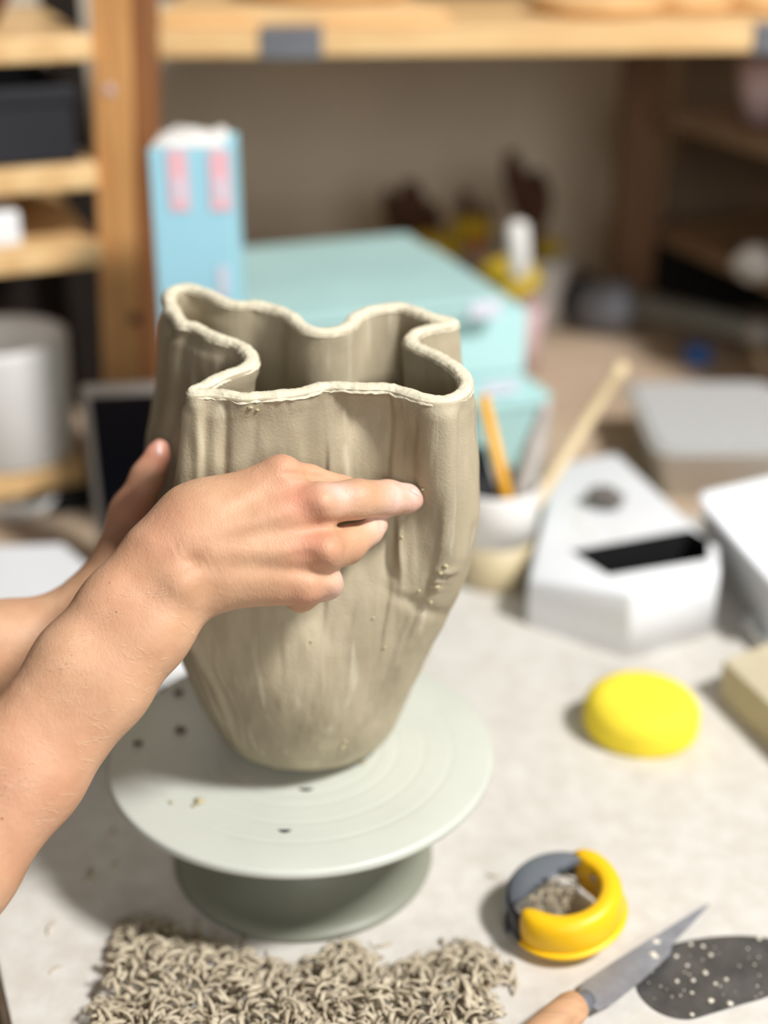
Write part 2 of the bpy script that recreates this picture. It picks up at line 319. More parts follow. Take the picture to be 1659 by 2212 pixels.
for i, t in enumerate(ts):
    x = min(1, max(0, (t-0.22)/0.66)); wgt = x*x*(3-2*x)*0.88+0.12*max(0, (t-0.3)/0.7)
    r = 0.048+0.030*(1-math.exp(-t/0.10))+0.018*min(1, t/0.55)
    if t < 0.06: r -= 0.007*(1-t/0.06)**2
    cx = VX+(cxr-VX)*t; cy = VY+(cyr-VY)*t
    circ = np.stack([cx+r*np.cos(angs), cy+r*np.sin(angs)], 1)
    xy = wgt*RC[:, :2]+(1-wgt)*circ
    z = ZB+t*(RC[:, 2]-ZB)*1.0+ (0.0004 if t == 0 else 0)
    A = np.stack([xy[:, 0], xy[:, 1], z], 1)
    for _ in range(3):
        u, v, d = pj(A); il, ir = u.argmin(), u.argmax()
        wl, wr = fl(v[il], SL), fl(v[ir], SR)
        if t > 0.97: break
        xl = A[il, 0]+(wl-u[il])*d[il]/F; xr = A[ir, 0]+(wr-u[ir])*d[ir]/F
        f = (A[:, 0]-A[il, 0])/(A[ir, 0]-A[il, 0]); A[:, 0] = xl+(xr-xl)*f
    G[i] = A
for _ in range(4): G[1:-1] = 0.25*G[:-2]+0.5*G[1:-1]+0.25*G[2:]
def gnorm(G):
    ds = np.roll(G, -1, 1)-np.roll(G, 1, 1); dt = np.gradient(G, axis=0); n = np.cross(ds, dt); n /= np.linalg.norm(n, axis=2, keepdims=True)+1e-12; return n
NR = gnorm(G)
cen = G.mean(axis=1, keepdims=True)
if ((G-cen)*NR).sum() < 0: NR = -NR
# knife facets, dents and creases
U = np.zeros(G.shape[:2]); Vv = np.zeros_like(U)
for i in range(len(ts)): U[i], Vv[i], _ = pj(G[i])
front = (NR*(np.array(tuple(CAM))-G)).sum(2) > 0
edges = np.sort(rng.uniform(0, 1, 46)); disp = np.zeros_like(U)
sfrac = np.arange(NS)/NS
for layer, (nst, amp) in enumerate(((26, 0.0013), (18, 0.0011), (10, 0.0009))):
    for k in range(nst):
        c = rng.uniform(0, 1); wd = rng.uniform(0.010, 0.030)*(1+layer*0.5); t0 = rng.uniform(0.1, 0.8); t1 = t0+rng.uniform(0.2, 0.5); sl = rng.uniform(-0.03, 0.03)
        dd = (sfrac[None, :]-c-sl*(ts[:, None]-t0)+0.5) % 1-0.5; a = dd/wd
        inside = np.clip(1.15-np.abs(a), 0, 0.15)/0.15
        vert = np.clip((ts[:, None]-t0)/0.05, 0, 1)*np.clip((t1-ts[:, None])/0.08, 0, 1)
        disp -= amp*inside*vert*(0.55+0.45*a*rng.choice([-1, 1]))*1.35*np.clip((ts[:, None]-0.30)/0.25, 0.12, 1)
def gauss(u0, v0, su, sv, rot=0):
    du, dv = U-u0, Vv-v0; c, s = math.cos(rot), math.sin(rot); a, b = du*c+dv*s, -du*s+dv*c
    return np.exp(-(a/su)**2-(b/sv)**2)*front
disp -= 0.0075*gauss(795, 905, 62, 62)
disp -= 0.0030*gauss(600, 930, 60, 60)
disp += 0.0045*gauss(705, 985, 42, 80, 0.15)
disp += 0.0030*gauss(955, 1000, 28, 190)
disp -= 0.0022*gauss(985, 950, 8, 140)
disp -= 0.0018*gauss(840, 980, 9, 80, 0.1)
disp -= 0.0028*gauss(845, 1190, 16, 75, 0.12)
disp += 0.0022*gauss(872, 1180, 12, 80, -0.05)
disp -= 0.0030*gauss(800, 1150, 35, 160, 0.05)
disp += 0.0030*gauss(428, 940, 11, 130)
disp -= 0.0020*gauss(490, 960, 12, 120)
disp += 0.0028*gauss(960, 1225, 14, 8); disp += 0.002*gauss(945, 1245, 10, 7); disp += 0.0018*gauss(940, 1262, 9, 7)
disp -= 0.0020*gauss(900, 1300, 60, 14, 0.5)
def facet(u0, u1, v0, v1, amp, sl=0.0, sh=3.0):                # one flat knife stroke with crisp sides
    uu = U-sl*(Vv-v0); k = 1/(1+np.exp(-np.clip((uu-u0)/sh, -30, 30)))*(1/(1+np.exp(np.clip((uu-u1)/sh, -30, 30))))
    return amp*k*np.clip((Vv-v0)/25, 0, 1)*np.clip((v1-Vv)/60, 0, 1)*front*(0.4+0.6*np.clip((uu-u0)/(u1-u0), 0, 1))
disp += facet(912, 972, 870, 1230, 0.0020, 0.0)+facet(978, 1012, 870, 1200, -0.0016, 0.0)+facet(850, 908, 900, 1120, -0.0016, -0.02)
disp += facet(828, 862, 1110, 1270, -0.0020, 0.06)+facet(866, 905, 1090, 1260, 0.0016, 0.02)
disp += facet(440, 490, 870, 1040, 0.0016, -0.10)+facet(500, 560, 880, 1040, -0.0014, -0.12)+facet(610, 640, 900, 1010, 0.0007, 0)
disp += facet(560, 640, 1360, 1500, -0.0008, 0.05, 8)+facet(690, 770, 1380, 1600, 0.0008, 0.03, 8)
for i in range(len(ts)):
    for j in range(0, NS):
        g = G[i, j]; q = Vector((g[0]*60, g[1]*60, g[2]*30))
        disp[i, j] += 0.0008*noise.noise(q)+0.00035*noise.noise(Vector((g[0]*260, g[1]*260, g[2]*60)))
fade = np.clip((1-ts)/0.02, 0, 1)[:, None]; disp *= fade
HW = 0.0044
# offset of the rim line, outwards / inwards
tang = np.roll(RC, -1, 0)-np.roll(RC, 1, 0); nn = np.stack([tang[:, 1], -tang[:, 0]], 1); nn /= np.linalg.norm(nn, axis=1, keepdims=True); nn = smooth_loop(nn, 4)
if (nn*(RC[:, :2]-RC[:, :2].mean(0))).sum() < 0: nn = -nn
OUT = G+NR*disp[..., None]; 
NH = np.concatenate([NR[..., :2], NR[..., 2:]*0.3], 2)
OUT[..., :2] += nn[None]*HW*np.clip((ts-0.05)/0.3, 0, 1)[:, None, None]
INN = G.copy(); INN[..., :2] -= nn[None]*(HW+0.0008*(1-ts[:, None, None]))
zfloor = ZB+0.008; INN[..., 2] = np.maximum(INN[..., 2], zfloor)
idx = lambda i, j: i*NS+(j % NS)
V = []; Fc = []
nt_ = len(ts); V = [tuple(p) for p in OUT.reshape(-1, 3)]
for i in range(nt_-1):
    for j in range(NS): Fc.append((idx(i, j), idx(i, j+1), idx(i+1, j+1), idx(i+1, j)))
o_faces = list(Fc); o_verts = list(V)
Fc.append(tuple(idx(0, j) for j in range(NS)))
off = len(V); sel = list(range(8, nt_, 3)); 
if sel[-1] != nt_-1: sel.append(nt_-1)
for i in sel: V += [tuple(p) for p in INN[i]]
for a in range(len(sel)-1):
    for j in range(NS): Fc.append((off+idx(a, j), off+idx(a+1, j), off+idx(a+1, j+1), off+idx(a, j+1)))
Fc.append(tuple(off+j for j in range(NS)))
top_o = (nt_-1)*NS; top_i = off+(len(sel)-1)*NS
for j in range(NS): j2 = (j+1) % NS; Fc.append((top_o+j, top_o+j2, top_i+j2, top_i+j))
vase = mk('clay_vase', V, Fc, 'clay'); me = vase.data
bmv = bmesh.new(); bmv.from_mesh(me); bmesh.ops.recalc_face_normals(bmv, faces=bmv.faces[:]); bmv.to_mesh(me); bmv.free()
props(vase, 'tall unfired clay vase with a wavy folded rim standing on the banding wheel', 'vase')
BV = BVHTree.FromPolygons([Vector(v) for v in o_verts], o_faces)
def hit(u, v):
    r = ray(u, v); L = r.length; h = BV.ray_cast(CAM, r.normalized()); return (h[3]/L, h[0], h[1]) if h[0] else (None, None, None)
# pale cut rim, an uneven rounded band along the top
V = []; Fc = []; K = 9
for j in range(NS):
    c = RC[j]; nj = nn[j]; sj = ss[j]
    wv = HW*(1.0+0.22*noise.noise(Vector((sj*70, 3, 0)))+0.12*noise.noise(Vector((sj*300, 9, 0)))); zz = c[2]+0.0007*noise.noise(Vector((sj*90, 0, 5)))+0.0004*noise.noise(Vector((sj*400, 0, 5)))
    for k in range(K):
        a = -1+2*k/(K-1)
        lift = (1-abs(a)**3.0)*0.0022
        drop = 0.0015+0.0010*(noise.noise(Vector((sj*160, a*2, 8)))+0.3) if k in (0, K-1) else 0
        ex_ = 0.00035 if k in (0, K-1) else 0
        V.append((c[0]+nj[0]*(wv+ex_)*a, c[1]+nj[1]*(wv+ex_)*a, zz+lift-drop+0.0003*noise.noise(Vector((sj*500, a*3, 2)))))
for j in range(NS):
    for k in range(K-1): j2 = (j+1) % NS; Fc.append((j*K+k, j*K+k+1, j2*K+k+1, j2*K+k))
rim = mk('rim', V, Fc, 'rim', vase); rim['label'] = 'pale freshly cut wavy rim'
bmv = bmesh.new(); bmv.from_mesh(rim.data); bmesh.ops.recalc_face_normals(bmv, faces=bmv.faces[:]); bmv.to_mesh(rim.data); bmv.free()
# crumbs stuck on the vase wall
mb_c = 0
for (u, v, s) in ((962,1222,7),(952,1238,5),(915,1056,5),(943,1268,6),(905,1275,4),(738,1612,7),(745,1600,5),(540,880,6),(556,885,4),(672,1385,4),(806,1335,4),(830,1398,4),(930,1300,5),(868,1160,4)):
    d, p, n = hit(u, v)
    if p:
        r = s*d/F; V, Fc = blob(p+Vector(n)*r*0.2, (r, r*0.8, r*0.7), 2, 0.7, 1, u); mk('clay_crumb', V, Fc, 'crumb', vase)

# =================================================================== PERSON (arms and hands reaching in from the left)
def sdf_mesh(prims, h):
    lo = np.array([1e9]*3); hi = -lo
    for (a, b, ra, rb, k) in prims:
        for p, r in ((a, ra), (b, rb)): lo = np.minimum(lo, np.array(tuple(p))-r-0.01); hi = np.maximum(hi, np.array(tuple(p))+r+0.01)
    n = np.ceil((hi-lo)/h).astype(int)+1; fld = np.full(tuple(n), 0.05, dtype=np.float32)
    for (a, b, ra, rb, k) in prims:
        a_, b_ = np.array(tuple(a)), np.array(tuple(b)); mg = k+4*h+0.002
        l = np.maximum(np.floor((np.minimum(a_-ra, b_-rb)-mg-lo)/h).astype(int), 0); u = np.minimum(np.ceil((np.maximum(a_+ra, b_+rb)+mg-lo)/h).astype(int)+1, n)
        X, Yg, Z = [np.float32(lo[i])+np.arange(l[i], u[i], dtype=np.float32)*np.float32(h) for i in range(3)]
        X = X[:, None, None]-a_[0]; Yg = Yg[None, :, None]-a_[1]; Z = Z[None, None, :]-a_[2]
        d = b_-a_; dd = float(d@d)+1e-12; t = np.clip((X*d[0]+Yg*d[1]+Z*d[2])/dd, 0, 1)
        dist = np.sqrt((X-t*d[0])**2+(Yg-t*d[1])**2+(Z-t*d[2])**2)-(ra+(rb-ra)*t)
        sl = (slice(l[0], u[0]), slice(l[1], u[1]), slice(l[2], u[2])); f = fld[sl]
        hh = np.clip(0.5+0.5*(f-dist)/k, 0, 1); fld[sl] = f*(1-hh)+dist*hh-k*hh*(1-hh)
    S = fld < 0; nx, ny, nz = S.shape
    c = np.zeros((nx-1, ny-1, nz-1), dtype=np.uint8)
    for dx in (0, 1):
        for dy in (0, 1):
            for dz in (0, 1): c += S[dx:nx-1+dx, dy:ny-1+dy, dz:nz-1+dz]
    act = np.argwhere((c > 0) & (c < 8)); ids = -np.ones(c.shape, dtype=np.int64); ids[tuple(act.T)] = np.arange(len(act))
    acc = np.zeros((len(act), 3)); cnt = np.zeros(len(act))
    corners = [(x, y, z) for x in (0, 1) for y in (0, 1) for z in (0, 1)]
    for p in corners:
        for ax in range(3):
            if p[ax]: continue
            q = list(p); q[ax] = 1
            f0 = fld[act[:, 0]+p[0], act[:, 1]+p[1], act[:, 2]+p[2]]; f1 = fld[act[:, 0]+q[0], act[:, 1]+q[1], act[:, 2]+q[2]]
            m = (f0 < 0) != (f1 < 0); t = np.where(m, f0/np.where(m, f0-f1, 1), 0)
            pos = np.tile(np.array(p, float), (len(act), 1)); pos[:, ax] += t
            acc[m] += pos[m]; cnt[m] += 1
    Vt = lo+(act+acc/cnt[:, None])*h
    faces = []
    for ax in range(3):
        a1, a2 = (ax+1) % 3, (ax+2) % 3
        s0 = [slice(None)]*3; s1 = [slice(None)]*3; s0[ax] = slice(0, -1); s1[ax] = slice(1, None)
        e = np.argwhere(S[tuple(s0)] != S[tuple(s1)])
        e = e[(e[:, a1] > 0) & (e[:, a2] > 0) & (e[:, a1] < S.shape[a1]-1) & (e[:, a2] < S.shape[a2]-1)]
        def cell(o1, o2): q = e.copy(); q[:, a1] -= o1; q[:, a2] -= o2; return ids[tuple(q.T)]
        quad_ = np.stack([cell(1, 1), cell(0, 1), cell(0, 0), cell(1, 0)], 1)
        flip = ~S[tuple(e.T)]; quad_[flip] = quad_[flip][:, ::-1]; faces.append(quad_)
    return Vt, np.vstack(faces)
prims = []
def cone(a, b, k=0.006): prims.append((P(a[0], a[1], a[2]), P(b[0], b[1], b[2]), a[3]*a[2]/F, b[3]*b[2]/F, k))
def chain(pts, k=0.006):
    for a, b in zip(pts[:-1], pts[1:]): cone(a, b, k)
dt = hit(880, 1075)[0] or 0.76
dK = (hit(700, 1150)[0] or 0.76)
DH = dK-0.046                                                   # depth of the middle of the hand
# right forearm: an oval pair of tapered bones
def pair(pts, k=0.02):
    for (a, b) in zip(pts[:-1], pts[1:]):
        for s in (-1, 1):
            q = [(p[0]+s*p[4]*0.79, p[1]+s*p[4]*0.61, p[2], p[3]) for p in (a, b)]; cone(q[0], q[1], k)
pair([(372, 1232, DH-0.004, 84, 40), (290, 1340, DH-0.010, 84, 40), (200, 1455, DH-0.016, 92, 38), (48, 1660, DH-0.026, 99, 34), (-100, 1862, DH-0.038, 103, 34), (-330, 2200, DH-0.06, 125, 26)], 0.011)
# carpus and metacarpals
cone((372, 1232, DH-0.004, 84), (450, 1160, DH, 82), 0.012)
cone((385, 1205, DH, 84), (435, 1130, DH+0.004, 78), 0.012)
cone((425, 1135, DH+0.002, 80), (600, 1038, DH+0.002, 50), 0.016)
cone((440, 1165, DH-0.002, 80), (686, 1092, DH-0.004, 46), 0.014)
cone((440, 1205, DH-0.002, 82), (690, 1190, DH-0.004, 44), 0.014)
cone((450, 1232, DH, 84), (655, 1258, DH+0.002, 50), 0.012)
cone((470, 1170, DH+0.012, 70), (640, 1150, DH+0.016, 66), 0.012)   # palm side
for k_ in ((694, 1084, DH-0.0075, 40), (702, 1186, DH-0.0075, 40), (612, 1024, DH+0.001, 40)):
    cone(k_, (k_[0]-10, k_[1]+2, k_[2], k_[3]-4), 0.005)
for a, b in (((455, 1150, DH-0.0142, 24), (675, 1088, DH-0.0125, 22)), ((455, 1195, DH-0.0145, 24), (680, 1186, DH-0.0115, 22)), ((460, 1120, DH-0.0098, 24), (595, 1030, DH-0.003, 22))):
    cone(a, b, 0.006)
cone((392, 1262, DH-0.016, 34), (380, 1272, DH-0.014, 36), 0.012)    # wrist bone
# extended finger
ft = dt-24*dt/F
chain([(690, 1090, DH-0.003, 46), (770, 1078, DH+0.004, 43), (838, 1076, ft-0.008, 39), (882, 1077, ft-0.003, 31), (894, 1078, ft, 22)], 0.0028)
# finger behind it
chain([(605, 1032, DH+0.004, 46), (668, 1038, DH+0.013, 34), (742, 1056, DH+0.021, 28), (800, 1080, DH+0.028, 22)], 0.0028)
# ring finger, bent under
chain([(696, 1192, DH-0.002, 48), (748, 1176, DH+0.009, 43), (798, 1148, DH+0.019, 29), (818, 1134, DH+0.027, 21)], 0.0028)
chain([(812, 1132, DH+0.024, 22), (770, 1150, DH+0.032, 22)], 0.0028)
# little finger, curled
chain([(655, 1256, DH+0.001, 50), (700, 1254, DH+0.006, 36), (708, 1262, DH+0.012, 29)], 0.0028)
chain([(708, 1262, DH+0.012, 29), (650, 1288, DH+0.022, 30), (600, 1262, DH+0.024, 26)], 0.006)
# thumb inside the closed hand
chain([(450, 1160, DH+0.012, 60), (560, 1120, DH+0.020, 38), (640, 1110, DH+0.026, 30)], 0.006)
# left hand beside the vase
dL = (hit(352, 985)[0] or 0.84)
LT = dL-0.015
chain([(346, 966, LT, 17), (340, 985, LT-0.001, 24), (318, 1030, LT-0.002, 33), (285, 1105, LT-0.002, 44), (285, 1190, LT-0.004, 56), (270, 1270, LT-0.006, 70)], 0.006)
cone((285, 1150, LT+0.004, 50), (270, 1270, LT, 72), 0.012)
for kk, (v0, v1) in enumerate(((1130, 1080), (1190, 1150), (1250, 1215))):
    chain([(285, v0+20, LT+0.008, 46), (268, v0+10, LT+0.035, 30), (272, v1+10, LT+0.066, 25), (302, v1+10, LT+0.092, 21)], 0.006)
chain([(270, 1270, LT-0.006, 78), (190, 1345, LT-0.008, 76), (0, 1405, LT-0.02, 92), (-180, 1470, LT-0.04, 105), (-560, 1640, LT-0.08, 120)], 0.02)
# upper arms towards the shoulders, out of view on the left
re = prims_re = P(-330, 2200, DH-0.06); le = P(-560, 1640, LT-0.08)
sr = Vector((-0.62, 0.10, 0.34)); sl_ = Vector((-0.72, 0.46, 0.34))
fine = len(prims)
prims.append((re, sr, 0.036, 0.046, 0.02)); prims.append((le, sl_, 0.036, 0.046, 0.02))
prims.append((sr, sl_, 0.05, 0.05, 0.03))
Vt, Ft = sdf_mesh(prims, 0.0014)
# light smoothing of the net
def lap(Vt, Ft, it=2):
    e = np.vstack([Ft[:, [0, 1]], Ft[:, [1, 2]], Ft[:, [2, 3]], Ft[:, [3, 0]]])
    for _ in range(it):
        acc = np.zeros_like(Vt); cnt = np.zeros(len(Vt)); 
        for i in range(3): acc[:, i] = np.bincount(e[:, 0], Vt[e[:, 1], i], len(Vt))+np.bincount(e[:, 1], Vt[e[:, 0], i], len(Vt))
        cnt = np.bincount(e[:, 0], minlength=len(Vt))+np.bincount(e[:, 1], minlength=len(Vt)); Vt = 0.5*Vt+0.5*acc/cnt[:, None]
    return Vt
Vt = lap(Vt, Ft, 3)
# knuckles, tendons, hollows and creases of the working hand
e1 = Vt[Ft[:, 2]]-Vt[Ft[:, 0]]; e2 = Vt[Ft[:, 3]]-Vt[Ft[:, 1]]; fn = np.cross(e1, e2); VN = np.zeros_like(Vt)
for c_ in range(4):
    for ax in range(3): VN[:, ax] += np.bincount(Ft[:, c_], fn[:, ax], len(Vt))
VN /= np.linalg.norm(VN, axis=1, keepdims=True)+1e-12
if ((Vt-Vt.mean(0))*VN).sum() < 0: VN = -VN
hu, hv, hd = pj(Vt); facing = np.clip((VN*(np.array(tuple(CAM))-Vt)).sum(1)/np.linalg.norm(np.array(tuple(CAM))-Vt, axis=1)*2, 0, 1)*(hd < DH+0.03)
dv = np.zeros(len(Vt))
def hb(u0, v0, su, sv, amt, rot=0):
    du, dv_ = hu-u0, hv-v0; c, s_ = math.cos(rot), math.sin(rot); a, b = du*c+dv_*s_, -du*s_+dv_*c; return amt*0.001*np.exp(-(a/su)**2-(b/sv)**2)
def hl(u0, v0, u1, v1, wd, amt):
    dx, dy = u1-u0, v1-v0; t = np.clip(((hu-u0)*dx+(hv-v0)*dy)/(dx*dx+dy*dy), 0, 1); q = (hu-u0-t*dx)**2+(hv-v0-t*dy)**2; return amt*0.001*np.exp(-q/wd**2)*(0.3+0.7*np.sin(math.pi*t))
dv += hb(702, 1086, 26, 26, 1.9)+hb(708, 1190, 26, 24, 2.0)+hb(724, 1264, 16, 18, 0.9)+hb(612, 1000, 30, 18, 1.2)
dv += hb(652, 1098, 34, 26, -2.2)+hb(660, 1200, 34, 24, -1.8)+hb(700, 1140, 46, 15, -2.4, -0.1)+hb(672, 1238, 62, 13, -2.2, 0.05)
dv += hl(455, 1150, 690, 1090, 13, 0.55)+hl(465, 1192, 695, 1188, 13, 0.5)+hl(450, 1120, 600, 1025, 13, 0.5)
dv += hb(560, 1158, 100, 17, -0.7, -0.15)+hb(560, 1228, 100, 20, -1.2)+hb(545, 1085, 90, 18, -0.4, -0.35)
dv += hb(388, 1266, 34, 32, 1.9)+hb(418, 1214, 28, 24, -2.8)+hb(450, 1270, 26, 50, -1.8, 0.3)+hb(330, 1170, 26, 26, 0.9)
dv += hl(612, 1022, 745, 1034, 7, -1.6)
for q_ in range(5): dv += hl(365+q_*17, 1150+q_*4, 400+q_*20, 1222+q_*8, 4.5, -0.35)
for q_ in range(3): dv += hl(836+q_*11, 1046, 832+q_*11, 1086, 4, -0.35)
for q_ in range(4): dv += hl(716+q_*10, 1050+q_*3, 738+q_*9, 1085+q_*2, 4, -0.3)
dv += hb(300, 1400, 150, 40, 0.8, 2.2)-hb(230, 1330, 150, 30, 0.8, 2.2)
Vt = Vt+VN*(dv*facing)[:, None]
pme = bpy.data.meshes.new('person'); 
po = np.array((-0.5, 0.4, 0.0))
pme.vertices.add(len(Vt)); pme.vertices.foreach_set('co', (Vt-po).astype(np.float32).ravel())
pme.loops.add(Ft.size); pme.loops.foreach_set('vertex_index', Ft.astype(np.int32).ravel())
pme.polygons.add(len(Ft)); pme.polygons.foreach_set('loop_start', np.arange(0, Ft.size, 4, dtype=np.int32))
pme.polygons.foreach_set('use_smooth', [True]*len(Ft)); pme.update(calc_edges=True); pme.validate()
pme.materials.append(M['skin'])
person = bpy.data.objects.new('person', pme); COL.objects.link(person); person.location = po
props(person, 'person with bare forearms reaching in from the left, one finger pressing the clay vase', 'person')
def weight(pts):
    wv = np.zeros(len(Vt))
    for (u, v, d, r, s) in pts: c = np.array(tuple(P(u, v, d))); wv = np.maximum(wv, s*np.exp(-(((Vt-c)**2).sum(1))/(r*d/F)**2))
    return wv
fl_ = weight([(655,1085,DH-0.012,52,.75),(675,1180,DH-0.012,52,.6),(660,1300,DH,50,.5),(905,1080,ft,40,.6),(838,1090,ft-.012,16,.8),(600,1000,DH,60,.35),(346,975,LT,60,.9),(300,1100,LT,90,.6),(345,1150,DH-.02,80,.3),(250,1290,DH-.02,120,.15),(0,1700,DH-.04,200,.25)])
du_ = weight([(880,1060,ft,60,1.2),(740,1060,DH-.01,35,.8),(845,1075,ft-.014,35,1.1),(815,1135,DH+.02,40,1),(715,1262,DH+.008,36,1.1),(346,965,LT,20,.6)])
for nm, arr in (('flush', fl_), ('dust', du_)):
    at = pme.attributes.new(nm, 'FLOAT', 'POINT'); at.data.foreach_set('value', arr.astype(np.float32))
PB = BVHTree.FromPolygons([Vector(v) for v in Vt.tolist()], Ft.tolist())
def phit(u, v):
    r = ray(u, v); h = PB.ray_cast(CAM, r.normalized()); return (h[0], h[1]) if h[0] else (None, None)
# fingernails
def nail(u, v, dirpx, lpx, wpx, tilt=0.0):
    p, n = phit(u, v)
    if not p: return
    d = (p-CAM).dot(FW); a = (P(u+dirpx[0], v+dirpx[1], d)-p); a = (a-n*a.dot(n)).normalized(); b = n.cross(a); l, w_ = lpx*d/F, wpx*d/F
    V = []; Fc = []
    for i in range(9):
        for j in range(7):
            s, q = -1+2*i/8, -1+2*j/6; ww = w_*math.sqrt(max(0.03, 1-abs(s)**4)); c = p+a*(l*s)+b*(ww*q)+n*(0.0009-0.0022*q*q-0.0010*s*s); V.append(c)
    for i in range(8):
        for j in range(6): Fc.append((i*7+j, i*7+j+1, (i+1)*7+j+1, (i+1)*7+j))
    return mk('fingernail', V, Fc, 'nail', person)
nail(896, 1063, (30, 14), 14, 8)
nail(344, 968, (4, -30), 17, 11)
# fine blond hairs on the forearm
mbh = MB(); r2 = random.Random(3)
def along(u, v): return 0
for k in range(420):
    t = r2.random()**0.8; c = (370-430*t, 1235+580*t); off_ = r2.uniform(-0.9, 0.95)*118
    u, v = c[0]+off_*0.79+r2.uniform(-15, 15), c[1]+off_*0.61+r2.uniform(-15, 15)
    if noise.noise(Vector((u*0.012, v*0.012, 3))) < -0.02: continue
    p, n = phit(u, v)
    if not p: continue
    if n.dot(Vector((0.52, -0.34, 0.78))) < 0.5: continue
    d = (p-CAM).dot(FW); a = (P(u+30, v-4+r2.uniform(-14, 14)+off_*0.12, d)-p); a = (a-n*a.dot(n)).normalized(); L_ = r2.uniform(0.003, 0.007)
    b = n.cross(a)*r2.uniform(-0.12, 0.12)
    pts = [p+a*L_*q+n*(0.0006*math.sin(q*2.6)+0.0001)+b*L_*q*q for q in (0, 0.33, 0.66, 1)]
    V, Fc = tube(pts, [0.00005, 0.00005, 0.00004, 0.00001], 4); mbh.add(V, Fc)
hr = mbh.build('arm_hair', 'hair', person); hr['kind'] = 'stuff'
for (u, v, s) in ((237, 1259, 2.2), (252, 1322, 2.6), (155, 1415, 1.8), (5, 1768, 3.5)):
    p, n = phit(u, v)
    if p: r = s*0.5/F; V, Fc = blob(p, (r, r, r), 2, 0.2); mk('mole', V, Fc, 'sideshade_mole', person)
# shirt (out of view): body and short sleeves
sp = []
sp.append((sr+Vector((-0.02, 0.0, 0)), sl_+Vector((-0.02, 0, 0)), 0.075, 0.075, 0.04))
mid = (sr+sl_)/2
sp.append((mid+Vector((-0.04, 0, -0.08)), mid+Vector((-0.06, -0.02, -0.46)), 0.15, 0.16, 0.06))
sp.append((sr, sr.lerp(re, 0.55), 0.062, 0.056, 0.03)); sp.append((sl_, sl_.lerp(le, 0.55), 0.062, 0.056, 0.03))
Vs, Fs = sdf_mesh(sp, 0.006); mk('shirt', Vs, Fs.tolist(), 'shirt', person)

# =================================================================== THINGS ON THE BOARD, RIGHT
def put_in_frame(loc, yaw=0, rot=None): return Matrix.Translation(loc) @ (rot if rot else Matrix.Rotation(yaw, 4, 'Z'))
# round yellow sponge
c = T(1385, 1552, 0.012); rr = 0.044
prof = [(0, 0)]+[(rr*(1-0.10)+rr*0.10*math.sin(a), 0.008-0.008*math.cos(a)) for a in np.linspace(0, math.pi/2, 6)]+[(rr*1.0, 0.016)]+[(rr*0.58+rr*0.42*math.cos(a), 0.018+0.0165*math.sin(a)) for a in np.linspace(0, math.pi/2, 10)]+[(0, 0.0345)]
rt = Matrix.Rotation(R(-15), 4, 'Z') @ Matrix.Rotation(R(6), 4, 'X') @ Matrix.Scale(1.0, 4, (1, 0, 0)) @ Matrix.Scale(0.86, 4, (0, 1, 0))
V, Fc = lathe(prof, (c.x, c.y, 0.003), 72, rt)
props(mk('sponge', V, Fc, 'sponge'), 'bright yellow round sponge lying alone on the pale board', 'sponge')
# beige clay block at right edge
q = [T(1560, 1425, 0.035), T(1800, 1650, 0.035), T(1990, 1560, 0.035), T(1700, 1370, 0.035)]
dn = [Vector((p.x, p.y, 0.0)) for p in q]
V, Fc = prism(dn, q, 0.003); props(mk('clay_block', V, Fc, 'clayblock', smooth=False), 'beige rectangular clay slab at the right edge beside the sponge', 'clay block')

# yellow and grey ring-shaped trimming tool with shavings inside
rc = T(1216, 2000, 0.0); tl = thing('ring_tool', rc, 'yellow and grey ring-shaped hand tool filled with clay shavings', 'tool')
def arc_band(a0, a1, ro, ri, z0, z1, n=40, topround=0.006, squash=1.0, endtaper=True):
    V = []; Fc = []
    m = 16
    for i in range(n+1):
        t = i/n; a = a0+(a1-a0)*t; e = min(1, min(t, 1-t)*8) if endtaper else 1; e = math.sqrt(max(0.02, 1-(1-e)**2))
        for k in range(m):
            b = 2*math.pi*k/m; cx_, cz_ = math.cos(b), math.sin(b)
            sx = math.copysign(abs(cx_)**0.6, cx_); sz = math.copysign(abs(cz_)**0.6, cz_)
            r = (ro+ri)/2+(ro-ri)/2*sx*e; z = (z0+z1)/2+(z1-z0)/2*sz*(0.75+0.25*e)
            r += 0.0018*math.sin(math.pi*(z-z0)/(z1-z0))*(sx > 0)
            V.append(Vector((r*math.cos(a), r*math.sin(a), z)))
    for i in range(n):
        for k in range(m): k2 = (k+1) % m; Fc.append((i*m+k, i*m+k2, (i+1)*m+k2, (i+1)*m+k))
    Fc.append(tuple(range(m-1, -1, -1))); Fc.append(tuple(n*m+k for k in range(m)))
    return V, Fc
RM = Matrix.Translation(rc+Vector((0, 0, 0.0055))) @ Matrix.Rotation(R(7), 4, 'X') @ Matrix.Rotation(R(-6), 4, 'Y')
V, Fc = arc_band(R(-148), R(68), 0.0365, 0.0225, 0.0, 0.033, 60); mk('yellow_grip', xf(V, RM), Fc, 'yellow', tl)
# thin yellow line moulded round the outside of the grip
V, Fc = arc_band(R(-140), R(20), 0.0385, 0.0362, 0.008, 0.012, 50); mk('grip_ridge', xf(V, RM), Fc, 'yellow', tl)
